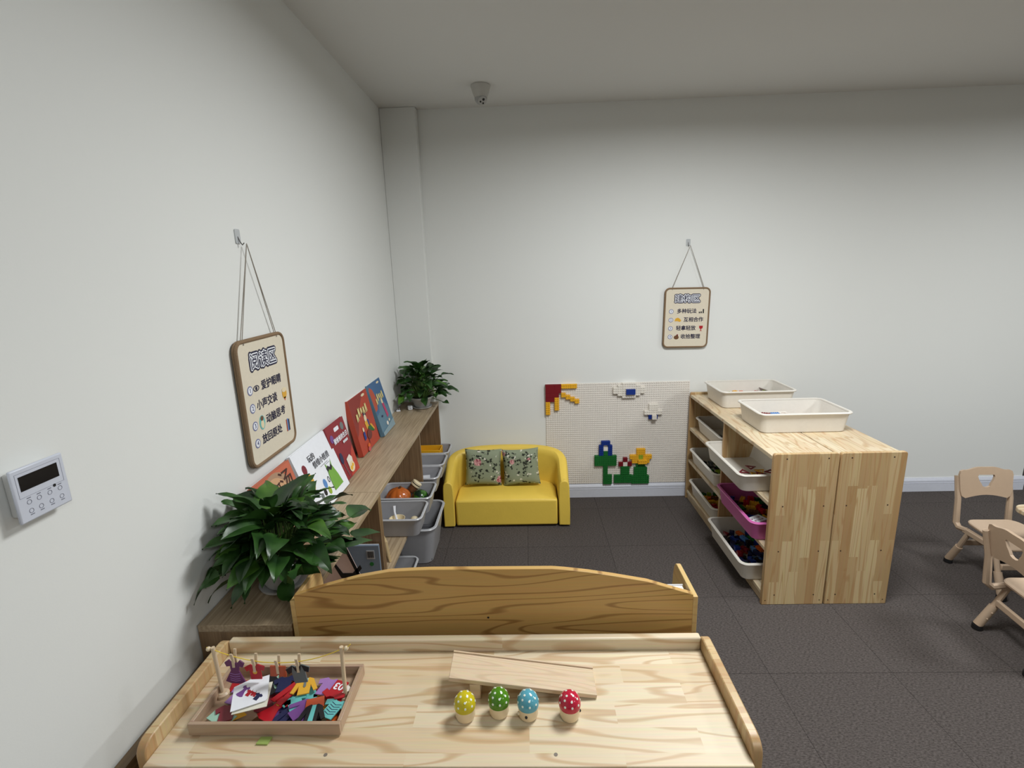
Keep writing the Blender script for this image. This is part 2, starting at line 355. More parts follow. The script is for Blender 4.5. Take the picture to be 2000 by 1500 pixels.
# ------------------------------------------------------------------ trays
def tray(name, label, cat, x, y, z, w, d, h, body, rim, taper=0.028, rw=0.010, r=0.03, rotz=0, group=None, part='rim'):
    hw, hd = w/2-rw, d/2-rw
    t = thing(name, label, cat, (x, y, z), rotz, group)
    b = hw-taper, hd-taper
    rings = [rrect(b[0]-.006, b[1]-.006, r, 0), rrect(b[0], b[1], r, .005), rrect(hw, hd, r, h-.006), rrect(hw-.0025, hd-.0025, r, h-.006),
             rrect(b[0]-.0025, b[1]-.0025, r, .008), rrect(b[0]-.010, b[1]-.010, r, .004)]
    MB().loft(rings).build('body', body, t, smooth=True)
    rings = [rrect(hw-.004, hd-.004, r, h-.006), rrect(hw+rw-.002, hd+rw-.002, r+.008, h-.009), rrect(hw+rw, hd+rw, r+.01, h-.004),
             rrect(hw+rw-.003, hd+rw-.003, r+.008, h), rrect(hw-.003, hd-.003, r, h), rrect(hw-.004, hd-.004, r, h-.006)]
    MB().loft(rings, cap0=False, cap1=False).build(part, rim, t, smooth=True)
    return t
W = 0.49
T = [
 ('off-white tray on top of the cabinet pair, farther from the camera, with a green toy', 2.33, -0.275, .785, .475, .34, .112, M_TRAY, 0),
 ('off-white tray on top of the cabinet pair, nearer the camera, straddling the gap', 2.352, -0.778, .785, .49, .325, .112, M_TRAY, 0),
 ('white tray on the upper shelf by the wall, next to the empty bay', 2.20, -0.345, .544, W, .30, .098, M_TRAY, PI/2),
 ('white tray pulled out on the upper shelf just above the pink tray', 2.085, -0.875, .544, W+.03, .30, .098, M_TRAY, PI/2),
 ('grey-white tray on the middle shelf at the wall end, holding dark toys', 2.175, -0.325, .305, W, .30, .098, M_TRAY, PI/2),
 ('pink tray full of blocks on the middle shelf', 2.135, -0.945, .305, W, .30, .105, M_PINK, PI/2),
 ('grey-white tray on the lowest shelf at the wall end with yellow and orange blocks', 2.18, -0.33, .065, W, .30, .105, M_TRAY, PI/2),
 ('large grey-white tray on the lowest shelf under the pink tray with dark blocks', 2.11, -0.915, .065, W+.02, .30, .105, M_TRAY, PI/2)]
trays = []
for lab, x, y, z, a, b, h, mat, rz in T:
    trays.append((tray('toy_tray', lab, 'tray', x, y, z, a, b, h, mat, mat, rotz=rz, group='plastic toy trays', rw=.012, taper=.014), x, y, z, a, b, h, rz))

# ------------------------------------------------------------------ loose toy blocks in the trays
_tb = {}
def block_mesh(kind, col):
    k = (kind, col)
    if k in _tb: return _tb[k]
    m = MB()
    if kind == 'brick':
        m.box(-.024, .024, -.012, .012, 0, .015)
        for i in range(4): m.cyl((-.018+.012*i, -.006, .015), .0038, .003, 8); m.cyl((-.018+.012*i, .006, .015), .0038, .003, 8)
    elif kind == 'cube':
        m.box(-.014, .014, -.014, .014, 0, .022)
        for i in (-1, 1):
            for j in (-1, 1): m.cyl((i*.007, j*.007, .022), .004, .003, 8)
    elif kind == 'arch':
        m.prism([(-.024, 0), (-.012, 0)] + [(.012*math.cos(a), .012*math.sin(a)) for a in [PI-PI*k/8 for k in range(1, 8)]] + [(.012, 0), (.024, 0), (.024, .022), (-.024, .022)], 0, .016)
    elif kind == 'wedge':
        m.prism([(-.02, -.012), (.02, -.012), (-.02, .016)], 0, .016)
    o = m.build('tmpblock', C(col), bevel=0.0015); me = o.data; bpy.data.objects.remove(o); _tb[k] = me
    return me
def scatter(ti, cols, n, where, layers=1, seed=1, x0=-.9, x1=.9, y0=-.9, y1=.9, zb=.006):
    rnd = random.Random(seed)
    t, x, y, z, a, b, h, rz = trays[ti]
    hw, hd = a/2-.062, b/2-.062
    cell = .056; cnt = 0
    nx, ny = int(2*hw/cell)+1, int(2*hd/cell)+1
    cells = [(i, j, l) for l in range(layers) for i in range(nx) for j in range(ny)]
    lo = [c for c in cells if x0 <= -1+2*(c[0]+.5)/nx <= x1 and y0 <= -1+2*(c[1]+.5)/ny <= y1]
    for (i, j, l) in lo[:n]:
        kind = rnd.choice(['brick', 'cube', 'arch', 'wedge', 'brick']); col = rnd.choice(cols)
        lx = -hw + 2*hw*(i+.5)/nx + rnd.uniform(-.004, .004); ly = -hd + 2*hd*(j+.5)/ny + rnd.uniform(-.004, .004)
        o = bpy.data.objects.new('toy_block', block_mesh(kind, col)); COL.objects.link(o)
        c, s = math.cos(rz), math.sin(rz)
        o.location = (x+lx*c-ly*s, y+lx*s+ly*c, z+zb+l*.027); o.rotation_euler = (0, 0, rnd.uniform(0, PI))
        shape = {'brick': 'studded brick', 'cube': 'studded cube', 'arch': 'arch block', 'wedge': 'wedge block'}[kind]
        cname = {'darkred': 'dark red', 'skyblue': 'light blue'}.get(col, col)
        tag(o, '%s toy %s %s' % (cname, shape, where), 'toy block', '%s toy %ss %s' % (cname, shape, where))
scatter(5, ['red', 'orange', 'yellow', 'black', 'brown', 'green', 'blue', 'red', 'gold'], 60, 'in the pink tray', 2, 3)
scatter(6, ['yellow', 'orange', 'black', 'red', 'gold', 'brown', 'lime', 'green'], 50, 'in the lowest tray at the wall end', 2, 4)
scatter(7, ['green', 'black', 'blue', 'darkred', 'skyblue', 'navy', 'orange', 'black', 'green'], 60, 'in the lowest tray under the pink one', 2, 5)
scatter(4, ['black', 'green', 'brown', 'grey', 'lime'], 30, 'in the middle shelf tray at the wall end', 1, 6)
scatter(2, ['black', 'grey', 'navy', 'brown'], 20, 'in the upper shelf tray by the wall', 1, 7)
scatter(0, ['red', 'lime', 'black', 'yellow', 'orange', 'white'], 30, 'in the farther tray on the cabinet top', 2, 8, y0=-.1)
scatter(1, ['skyblue', 'red', 'white', 'white', 'darkred'], 22, 'in the nearer tray on the cabinet top', 2, 9, y0=-.1)
# printed boxes / cards
def card(name, label, cat, x, y, z, hw, hd, th, mat, rotz, tilt=0):
    t = thing(name, label, cat, (x, y, z), rotz); t.rotation_euler = (tilt, 0, rotz)
    MB().box(-hw, hw, -hd, hd, 0, th).build('card', mat, t, bevel=.001); return t
c = card('block_box_lid', 'white printed card lying on the blocks in the pink tray', 'card', 2.07, -1.07, .362, .045, .03, .012, M_WHITE, 0.5)
for k in range(8):
    a = .6+k*1.7; flat([(-.030+.017*(k % 4)+x_, (.010 if k < 4 else -.012)+y_) for x_, y_ in ((-.005, -.006*math.cos(a)), (.004, -.006), (.006, .005*math.sin(a)), (.001, .001), (-.004, .006))], C('maroon'), c, .0122, 'scrawl')
c = thing('toy_package', 'clear printed toy package leaning in the farther tray on the cabinet top', 'package', (2.50, -.19, .80), PI/2)
c.rotation_euler = (math.radians(62), 0, PI/2+.15)
MB().box(-.10, .10, -.028, .05, 0, .004).build('package_card', plain('package_grey', (150, 138, 134), .3), c)
text('Blo', .035, M_BLACK, c, -.03, .015, .0045, .0004)
c = thing('magnetic_tile_pile', 'dark red triangular frame toys lying in the pulled-out upper tray', 'toy', (2.11, -0.92, .553), 0.4)
for k, (px, py, rr, cl) in enumerate([(0, 0, 0, 'gold'), (.05, .01, .7, 'gold'), (-.05, .03, 1.5, 'maroon'), (.02, .05, 2.4, 'maroon'), (-.02, -.05, 2, 'maroon'), (.04, -.06, 1.2, 'darkred')]):
    tri = [(.032*math.cos(a+rr)+px, .032*math.sin(a+rr)+py) for a in (PI/2, PI/2+2*PI/3, PI/2+4*PI/3)]
    inn = [(.02*math.cos(a+rr)+px, .02*math.sin(a+rr)+py) for a in (PI/2, PI/2+4*PI/3, PI/2+2*PI/3)]
    me = curve_mesh([tri, inn], .005); me.materials.clear(); me.materials.append(C(cl)); link('triangle_frame', me, c, (0, 0, .004+.006*k))

# ------------------------------------------------------------------ oak shelf along the left wall
def oak_unit(label, y0, y1, divs, shelf, x0=0.004, x1=0.2575, top=0.784, open_bottom=False):
    t = thing('low_bookshelf', label, 'shelf', (x0, y0, 0), 0, 'low oak shelves along the left wall'); L = y1-y0; Wd = x1-x0
    MB().box(0, Wd, 0, L, top-.02, top).build('top_panel', OAK_Y, t, bevel=.0015)
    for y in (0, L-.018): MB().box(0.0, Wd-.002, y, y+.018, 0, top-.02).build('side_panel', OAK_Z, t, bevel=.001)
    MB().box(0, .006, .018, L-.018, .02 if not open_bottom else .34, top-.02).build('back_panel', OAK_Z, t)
    for z, a, b in shelf: MB().box(.007, Wd-.004, a-y0, b-y0, z-.018, z).build('shelf', OAK_Y, t, bevel=.001)
    for y, z0 in divs: MB().box(.007, Wd-.003, y-y0-.009, y-y0+.009, z0, top-.02).build('divider', OAK_Z, t, bevel=.001)
    return t
oak_unit('wood-effect low shelf against the left wall, nearer unit with the big plant on it', -2.356, -1.554, [], [(0.06, -2.338, -1.572), (.30, -2.338, -1.572)])
oak_unit('wood-effect low shelf against the left wall, farther unit beside the sofa', -1.551, -0.071, [(-.72, .365)], [(.365, -1.533, -.089)], open_bottom=True)

# ------------------------------------------------------------------ frosted bins
BIN = [('clear grey bin holding a yellow box, farthest on the shelf by the wall', -.175, .205, .033), ('clear grey bin, almost empty, second from the wall end of the shelf', -.39, .205, .033),
       ('clear grey bin with white papers beside the shelf divider', -.602, .205, .033), ('clear grey bin with toy pumpkin and watermelon on the shelf', -.86, .225, .045),
       ('clear grey bin with toy kitchen things, front bin on the shelf', -1.10, .225, .037)]
for lab, y, wy, off in BIN:
    tray('storage_bin', lab, 'bin', .015+off/2+.155, y, .365, .31, wy, .108, M_FROST, M_FROST_RIM, taper=.018, rw=.008, r=.03, group='clear grey bins on the low shelf')
tray('storage_bin', 'large deep grey plastic bin standing on the floor under the shelf', 'bin', .2, -.70, 0, .29, .40, .24, M_FROST, M_FROST_RIM, taper=.03, rw=.012, r=.05)
tray('storage_bin', 'small clear grey bin on the floor in front of the large deep bin', 'bin', .135, -1.11, 0, .25, .30, .12, M_FROST, M_FROST_RIM, taper=.02, rw=.008, r=.03)
# contents
t = thing('cardboard_box', 'open yellow toy box in the farthest shelf bin', 'box', (.185, -.175, .372), 0)
m = MB(); m.box(-.09, .09, -.055, .055, 0, .006); 
for a in ((-.09, -.084, -.055, .055), (.084, .09, -.055, .055), (-.084, .084, -.055, -.049), (-.084, .084, .049, .055)): m.box(a[0], a[1], a[2], a[3], .006, .105)
m.build('box_body', plain('box_yellow', (238, 178, 34), .5), t, bevel=.002)
MB().box(-.05, -.01, -.0555, -.055, .05, .07).build('printed_mark', M_BLACK, t)
t = thing('paper_stack', 'white papers standing in the shelf bin beside the divider', 'papers', (.20, -.60, .372), .2)
MB().box(-.09, .07, -.05, .05, 0, .055).build('sheets', M_WHITE, t); MB().prism([(-.08, -.05), (-.02, -.05), (-.02, .05), (-.08, .05)], .056, .06).build('printed_slip', C('pink'), t)
t = thing('toy_pumpkin', 'shiny orange toy pumpkin in the shelf bin beside the toy watermelon', 'toy', (.14, -.87, .376), 0)
def ribbed(name, r, sz, n, mat, parent, loc, depth=.12):
    prof = []
    for k in range(13):
        a = PI*k/12; prof.append((max(1e-4, r*math.sin(a)), -r*sz*math.cos(a)+r*sz))
    rings = [[(rr*(1-depth*abs(math.cos(n/2*2*PI*i/48))**4)*math.cos(2*PI*i/48), rr*(1-depth*abs(math.cos(n/2*2*PI*i/48))**4)*math.sin(2*PI*i/48), z) for i in range(48)] for rr, z in prof]
    return MB().loft(rings).build(name, mat, parent, loc, smooth=True)
ribbed('pumpkin_body', .072, .8, 8, plain('pumpkin_orange', (190, 100, 42), .2), t, (0, 0, 0)); MB().tube([(0, 0, .095), (.01, 0, .115), (.02, 0, .125)], [.01, .007, .006]).build('pumpkin_stem', C('brown'), t, smooth=True)
t = thing('toy_watermelon', 'dark green round toy watermelon in the shelf bin', 'toy', (.262, -.86, .374), 0)
def melon():
    m, tt, b = new_mat('watermelon_skin'); N = tt.nodes; L = tt.links
    tc = N.new('ShaderNodeTexCoord'); wv = N.new('ShaderNodeTexNoise'); wv.inputs['Scale'].default_value = 30; L.new(tc.outputs['Object'], wv.inputs['Vector'])
    rp = N.new('ShaderNodeValToRGB'); rp.color_ramp.elements[0].position = .5; rp.color_ramp.elements[1].position = .6
    rp.color_ramp.elements[0].color = rgb(24, 44, 32); rp.color_ramp.elements[1].color = rgb(60, 110, 30)
    L.new(wv.outputs['Fac'], rp.inputs[0]); L.new(rp.outputs[0], b.inputs['Base Color']); b.inputs['Roughness'].default_value = .2; return m
MB().ball((0, 0, .05), .049, 10).build('watermelon_body', melon(), t, smooth=True)
t = thing('toy_jar', 'small brown toy jar with cream striped lid tilted on the toy pumpkin', 'toy', (.215, -.80, .462), 0); t.rotation_euler = (0, .75, .4)
MB().lathe([(.02, -.03), (.026, -.02), (.026, .012)], 20).build('jar_body', C('brown', .3), t, smooth=True)
m = MB(); m.lathe([(.03, .012), (.031, .02), (.031, .022)], 20, 0); m.lathe([(.027, .022), (.027, .028)], 20, 1); m.lathe([(.03, .028), (.03, .037), (.024, .04)], 20, 0)
m.build('jar_lid', [C('cream'), M_BLACK], t, smooth=True)
t = thing('toy_ladle', 'toy wooden bowl with white handled spoon in the front shelf bin', 'toy', (.19, -1.10, .376), .3)
MB().lathe([(.012, 0), (.032, .02), (.042, .05), (.039, .05), (.028, .022), (.004, .008)], 24).build('bowl', C('cream'), t, smooth=True)
MB().tube([(0, 0, .03), (-.01, .03, .07), (-.01, .045, .10)], [.006, .006, .009]).build('spoon', M_WHITE, t, smooth=True)
for k, (x, y, r, col, nm) in enumerate([(.26, -1.12, .027, 'gold', 'yellow'), (.235, -1.16, .02, 'black', 'black'), (.12, -1.13, .026, 'grey', 'grey'), (.27, -1.06, .022, 'cream', 'cream')]):
    o = MB().ball((0, 0, r*.9), r, 8, sz=.9).build('toy_food', C(col, .3), None, (x, y, .374), smooth=True); tag(o, 'small round %s toy food in the front shelf bin' % nm, 'toy')
o = MB()
rnd = random.Random(4)
for k in range(5): o.box(-.10, .10, -.14+.05*k, -.11+.05*k, 0, .14+rnd.uniform(-.02, .02))
tag(o.build('folded_mat', plain('dark_grey_cloth', (84, 84, 88), .8, bump=.5, bscale=60), None, (.2, -.70, .006), bevel=.01), 'dark grey folded cloths filling the large deep floor bin', 'cloth')
t = thing('wooden_plate', 'pale wooden board leaning against the divider on the low shelf', 'board', (.205, -1.36, .366), 0); t.rotation_euler = (0, -.10, .5)
MB().box(-.005, .005, -.06, .06, 0, .11).build('board', plain('pale_board', (206, 182, 138), .5), t, bevel=.001)
t = thing('paper_sheet', 'white printed slip standing behind the pale wooden board on the low shelf', 'paper', (.185, -1.44, .366), 0); t.rotation_euler = (0, -.05, .3)
MB().box(-.001, .001, -.04, .04, 0, .17).build('slip', M_WHITE, t)

# book and bag standing in the nearer shelf compartment
t = thing('picture_book', 'grey-blue book showing its barcode, standing in the nearer low shelf', 'book', (.185, -1.60, .30), 0, None)
MB().box(-.09, .065, -.006, .006, 0, .266).build('cover', plain('book_greyblue', (120, 134, 150), .4), t); MB().box(-.088, .06, .007, .016, .003, .262).build('pages', M_WHITE, t)
MB().box(.012, .045, -.0075, -.006, .205, .245).build('barcode_field', plain('barcode_grey', (168, 170, 172), .5), t)
m = MB()
for k in range(9): m.box(.015+k*.003, .015+k*.003+.0012+.0005*(k % 3), -.0083, -.0075, .212, .24)
m.build('barcode', M_BLACK, t)
me = curve_mesh([ell(.009, .009)], .0006); me.materials.append(C('green')); link('round_mark', me, t, (.03, -.0072, .182), (PI/2, 0, 0))
t = thing('paper_folder', 'pale pink folder with black edging standing in the nearer low shelf', 'folder', mat=FRAME_BACK(0, -1.78, 0))
MB().prism([(.025, .31), (.20, .31), (.243, .50), (.172, .70), (.025, .70)], -.006, 0).build('folder_body', plain('folder_pink', (232, 204, 194), .5), t)
me = curve_mesh([[(.163, .70), (.175, .70), (.246, .50), (.234, .50)]], .002); me.materials.append(M_BLACK); link('folder_edging', me, t, (0, 0, .0015))
me = curve_mesh([[(.125, .60), (.135, .60), (.162, .555), (.20, .555), (.232, .590), (.238, .575), (.205, .535), (.155, .535)]], .002); me.materials.append(M_BLACK); link('folder_trim', me, t, (0, 0, .0015))

# ------------------------------------------------------------------ book display rack behind the table
t = thing('book_rack', 'honey pine book display rack with arched board, standing behind the table', 'rack', (0.272, -2.375, 0), 0)
LR = 1.03
arch = [(0, 0.05), (LR, .05)]
top = [(1.02, .876), (.904, .912), (.82, .929), (.759, .940), (.70, .948), (.668, .951), (.366, .953), (.33, .952), (.263, .949), (.184, .935), (.103, .913), (.0, .880)]
poly = [(.012, .05), (LR-.012, .05), (LR-.012, .874)] + top[1:-1] + [(.012, .884)]
m = MB(); m.loft([[(x, y, z) for x, z in poly] for y in (0, .014)])
m.add([(x+.003*math.cos(a), -.0004, .815+.003*math.sin(a)) for x in (.505,) for a in [PI/4*k for k in range(8)]], [tuple(range(8))], 1)
m.build('arched_board', [PINE_DARK, M_BLACK], t, bevel=.0012)
for x0 in (0, LR-.012):
    prof = [(0, 0), (.30, 0), (.30, .30), (.19, .72)] + [(.17+.03*math.cos(a)-.03, .80+.068*math.sin(a)) for a in [PI/2*k/6 for k in range(0, 7)]] + [(0, .868)]
    MB().loft([[(x, y, z) for y, z in prof] for x in (x0, x0+.012)]).build('side_panel', PINE_DY, t, bevel=.0012)
for k, (y, z) in enumerate(((.06, .60), (.13, .40), (.2, .2))):
    MB().box(.013, LR-.013, y, y+.07, z, z+.012).build('book_ledge', PINE_TOP, t)
    MB().box(.013, LR-.013, y+.07, y+.08, z, z+.05).build('ledge_lip', PINE_TOP, t)
t = thing('picture_book', 'white-covered book standing in the rack at its right end', 'book', (1.185, -2.318, .613), 0)
MB().box(-.10, .10, -.012, -.010, 0, .243).build('cover', M_WHITE, t); MB().box(-.10, .10, .010, .012, 0, .243).build('cover', M_WHITE, t); MB().box(-.098, .098, -.010, .010, .003, .240).build('pages', plain('page_cream', (226, 224, 220), .7), t)

# dark board left of the table
o = MB().box(0.006, 0.03, -3.25, -2.30, 0, 0.682).build('leaning_panel', oak('dark_panel_wood', 'Y', 'X', (112, 92, 66), (84, 66, 44)))
o.location = (0, -.068, 0); tag(o, 'dark brown wooden panel standing against the left wall beside the table', 'panel')

# ------------------------------------------------------------------ sofa
t = thing('childrens_sofa', 'small yellow two-seat tub sofa with flowered cushions', 'sofa', (.732, 0, 0), 0)
def tub():
    n = 56; a, b, yc, yf = .42, .205, -.245, -.448; th = .072; path = []
    for k in range(9): path.append((-a, yf+(yc-yf)*k/9))
    for k in range(n+1):
        th_ = PI - PI*k/n; e = 2/2.35; cx, sy = math.cos(th_), math.sin(th_)
        path.append((math.copysign(abs(cx)**e, cx)*a, yc + abs(sy)**e*b))
    for k in range(8, -1, -1): path.append((a, yf+(yc-yf)*k/9))
    rings = []
    N_ = len(path)
    for i, (x, y) in enumerate(path):
        p0 = path[max(0, i-1)]; p1 = path[min(N_-1, i+1)]; dx, dy = p1[0]-p0[0], p1[1]-p0[1]; l = math.hypot(dx, dy)
        nx, ny = dy/l, -dx/l                   # inward normal
        s = min(1, max(0, (y-yf)/(yc+b-yf))); s2 = s*s*(3-2*s)
        h = .330 + .120*s2; lean = .012*s
        wd = th + .012*s
        cs = [(0, .012), (0, .12), (.004, h-.05), (.008, h-.02), (.018, h-.006), (wd*.45, h), (wd-.016, h-.006), (wd-.004, h-.022), (wd, h-.05), (wd+.002, .2), (wd, .014)]
        rings.append([(x+nx*(u-lean*(z/h)), y+ny*(u-lean*(z/h)), z) for u, z in cs])
    return MB().loft(rings)
tub().build('tub_back', M_YEL, t, bevel=.006, segs=3)
seat = MB(); g = 24; pts = []
def seat_z(u, v): return .196 + .020*(1-u**4)*(1-abs(v)**6) 
rings = []
for j in range(13):
    v = j/12; y = -.443+.345*v; hw = .338 - (.05*max(0, v-.6)/.4)
    row = [(-hw, y, .014)] + [(-hw+2*hw*i/g, y, seat_z(-1+2*i/g, -1+2*v)) for i in range(g+1)] + [(hw, y, .014)]
    rings.append(row)
seat.loft(rings).build('seat', M_YEL, t, bevel=.012, segs=3)
for x in (-.38, .38):
    for y in (-.42, -.10): MB().cyl((x, y, 0), .018, .014, 12).build('foot', M_BLACK, t, smooth=True)
def floral(name='floral_sage', shift=(0, 0)):
    m, tt, b = new_mat(name); N = tt.nodes; L = tt.links
    tc = N.new('ShaderNodeTexCoord')
    def vor(scale, loc, rnd=1.0):
        mp = N.new('ShaderNodeMapping'); mp.inputs['Location'].default_value = (loc[0]+shift[0], loc[1]+shift[1], 0); mp.inputs['Scale'].default_value = (1, 1, 0.0); L.new(tc.outputs['Object'], mp.inputs[0])
        nz = N.new('ShaderNodeTexNoise'); nz.inputs['Scale'].default_value = 60; L.new(tc.outputs['Object'], nz.inputs['Vector'])
        ad = N.new('ShaderNodeMix'); ad.data_type = 'RGBA'; ad.blend_type = 'LINEAR_LIGHT'; ad.inputs[0].default_value = .012
        L.new(mp.outputs[0], ad.inputs[6]); L.new(nz.outputs['Color'], ad.inputs[7])
        v = N.new('ShaderNodeTexVoronoi'); v.inputs['Scale'].default_value = scale; v.inputs['Randomness'].default_value = rnd; L.new(ad.outputs[2], v.inputs['Vector']); return v
    def lt(v, th):
        x = N.new('ShaderNodeMath'); x.operation = 'LESS_THAN'; x.inputs[1].default_value = th; L.new(v.outputs['Distance'], x.inputs[0]); return x
    cur = None
    def over(prev, fac, col):
        mx = N.new('ShaderNodeMix'); mx.data_type = 'RGBA'; L.new(fac, mx.inputs[0])
        if isinstance(prev, tuple): mx.inputs[6].default_value = prev
        else: L.new(prev, mx.inputs[6])
        if isinstance(col, tuple): mx.inputs[7].default_value = col
        else: L.new(col, mx.inputs[7])
        return mx.outputs[2]
    leaf = vor(46, (.3, .1, 0)); lm = lt(leaf, .40)
    big = vor(9.5, (.05, .02, 0), .9); near = lt(big, .60)
    m1 = N.new('ShaderNodeMath'); m1.operation = 'MULTIPLY'; L.new(lm.outputs[0], m1.inputs[0]); L.new(near.outputs[0], m1.inputs[1])
    cur = over(rgb(140, 148, 122), m1.outputs[0], rgb(44, 48, 36))
    wf = vor(30, (.7, .4, 0)); wm = lt(wf, .22)
    cur = over(cur, wm.outputs[0], rgb(216, 212, 196))
    rose = vor(9.5, (.05, .02, 0), .9); rm = lt(rose, .27)
    nz = N.new('ShaderNodeTexNoise'); nz.inputs['Scale'].default_value = 85; L.new(tc.outputs['Object'], nz.inputs['Vector'])
    rp = N.new('ShaderNodeValToRGB'); rp.color_ramp.elements[0].position = .38; rp.color_ramp.elements[1].position = .6
    rp.color_ramp.elements[0].color = rgb(150, 62, 78); rp.color_ramp.elements[1].color = rgb(228, 176, 172); L.new(nz.outputs['Fac'], rp.inputs[0])
    cur = over(cur, rm.outputs[0], rp.outputs[0])
    L.new(cur, b.inputs['Base Color']); b.inputs['Roughness'].default_value = .85
    return m
M_FLORAL = [floral('floral_sage_a', (.02, .05)), floral('floral_sage_b', (.61, .34))]
def cushion(label, x, y, z, tilt, roll, off):
    t = thing('cushion', label, 'cushion', (x, y, z), 0, 'flowered cushions on the yellow sofa'); t.rotation_euler = (PI/2-tilt, roll, 0)
    n = 18; hs = .128; m = MB()
    for s in (1, -1):
        vs = []
        for j in range(n+1):
            for i in range(n+1):
                u, v = -1+2*i/n, -1+2*j/n
                pinch = 1 - .07*(1-abs(v)**2)*(abs(u)**3) ; pinch2 = 1-.07*(1-abs(u)**2)*(abs(v)**3)
                zz = .05*s*((1-u**4)*(1-v**4))**.5
                vs.append((u*hs*pinch, hs+v*hs*pinch2, zz))
        m.add(vs, [(j*(n+1)+i, j*(n+1)+i+1, (j+1)*(n+1)+i+1, (j+1)*(n+1)+i) for j in range(n) for i in range(n)])
    o = m.build('cushion_cover', M_FLORAL[off], t, smooth=True); return t
cushion('sage green cushion with roses, on the left side of the yellow sofa', .566, -.250, .219, .2, .02, 0)
cushion('sage green cushion with roses, on the right side of the yellow sofa, slightly tilted', .838, -.255, .219, .2, -.05, 1)

# ------------------------------------------------------------------ stud board on the back wall with toy bricks
XB, ZT, P_ = 1.0174, .8751, .016
t = thing('stud_board', 'white studded building board fixed on the back wall', 'board', mat=FRAME_BACK(XB, -.0005, ZT))
M_STUD = plain('stud_board_white', (232, 226, 218), .35)
for k in range(2):
    m = MB(); m.box(k*.512+.0004, (k+1)*.512-.0004, -.768, 0, 0, .003)
    for i in range(32):
        for j in range(48):
            cx, cy = k*.512+(i+.5)*P_, -(j+.5)*P_; q = 8; n0 = len(m.v)
            m.v += [(cx+.0048*math.cos(2*PI*a/q), cy+.0048*math.sin(2*PI*a/q), z) for z in (.003, .0075) for a in range(q)]
            m.f += [(n0+a, n0+(a+1) % q, n0+q+(a+1) % q, n0+q+a) for a in range(q)] + [tuple(range(n0+q, n0+2*q))]; m.m += [0]*(q+1)
    m.build('base_plate', M_STUD, t)
def bricks(lst, col, where, studs=True, layer=0, mat=None):
    th = .0192
    for (c0, r0, cw, rh) in lst:
        m = MB(); wx, wy = cw*P_-.0004, rh*P_-.0004
        m.box(0.0002, wx, -wy, -.0002, 0, th)
        o = m
        if studs:
            for i in range(int(cw)):
                for j in range(int(rh)):
                    cx, cy = (i+.5)*P_*cw/int(cw), -(j+.5)*P_*rh/int(rh); q = 8; n0 = len(m.v)
                    m.v += [(cx+.0048*math.cos(2*PI*a/q), cy+.0048*math.sin(2*PI*a/q), z) for z in (th, th+.0043) for a in range(q)]
                    m.f += [(n0+a, n0+(a+1) % q, n0+q+(a+1) % q, n0+q+a) for a in range(q)] + [tuple(range(n0+q, n0+2*q))]; m.m += [0]*(q+1)
        ob = m.build('toy_brick', mat or C(col, .3))
        ob.matrix_world = FRAME_BACK(XB + c0*P_, -(.0005+.003+.0002+layer*(th+.0002)), ZT - r0*P_)
        cn = {'darkred': 'dark red'}.get(col, col)
        tag(ob, '%s toy brick %s' % (cn, where), 'toy brick', '%s toy bricks %s' % (cn, where))
bricks([(0, 0, 4, 4), (4, 0, 3, 4), (0, 4, 6, 2), (0, 6, 4, 2)], 'darkred', 'in the corner sun on the stud board', studs=False)
bricks([(7, 0, 4, 2), (11, 0, 3, 2)], 'yellow', 'in the level top ray of the sun')
bricks([(7, 4, 2, 2), (9, 5, 2, 2), (11, 6, 2, 2), (13, 7, 2, 2)], 'yellow', 'in the slanting ray of the sun')
bricks([(0, 8, 2, 4), (0, 12, 2, 2)], 'yellow', 'in the hanging ray at the board edge')
bricks([(4, 6, 2, 4), (4, 10, 2, 2)], 'yellow', 'in the hanging ray below the red corner')
bricks([(34, 0, 6, 3), (34, 3, 2, 2), (36, 3, 4, 2), (34, 5, 6, 2), (32, 1, 2, 5), (30, 2, 2, 3), (40, 1, 2, 5), (42, 2, 2, 3)], 'white', 'in the upper cloud')
bricks([(35.6, 2.8, 4, 2.4)], 'blue', 'at the middle of the upper cloud', layer=1, studs=False)
bricks([(46, 10, 4, 3), (44, 13, 4, 2), (48, 13, 4, 2)], 'white', 'in the lower cloud')
bricks([(46, 15, 4, 2)], 'blue', 'under the lower cloud'); bricks([(47.3, 14.9, 2, 2)], 'white', 'hanging over the blue brick of the lower cloud', layer=1, studs=False)
bricks([(25, 27, 4, 2), (24, 29, 2, 5), (28, 29, 2, 5)], 'blue', 'in the tall flower')
bricks([(26, 29.9, 2, 1.8)], 'white', 'inside the tall blue flower', studs=False)
bricks([(26, 31.8, 2, 2.2), (26, 34, 2, 5), (26, 39, 2, 5), (22, 34, 4, 3), (22, 37, 4, 2), (28, 34, 4, 3), (28, 37, 4, 2), (26, 44, 2, 4), (28, 43.3, 2, 4.7)], 'green', 'in the tall flower stem and leaves')
bricks([(35, 35.2, 2, 2), (33, 37.3, 2, 2), (37, 37.3, 2, 2)], 'darkred', 'in the small flower')
bricks([(35, 37.3, 2, 2)], 'white', 'inside the small red flower', studs=False)
bricks([(34, 39.4, 4, 4), (31, 43.5, 4, 4), (35, 43.5, 4, 4)], 'green', 'under the small red flower')
bricks([(41, 31, 4, 3), (38, 34, 4, 2), (44, 34, 4, 2), (39, 36, 8, 2)], 'yellow', 'in the wide flower')
bricks([(41.6, 36, 4, 2)], 'yellow', 'standing proud in the wide flower', layer=1)
bricks([(42, 34, 2, 2)], 'lime', 'at the heart of the wide yellow flower')
bricks([(41, 38.2, 4, 1.8), (40, 40, 4, 4), (44, 40, 2, 4), (39, 44, 4, 4), (43, 44, 4, 4)], 'green', 'under the wide yellow flower')

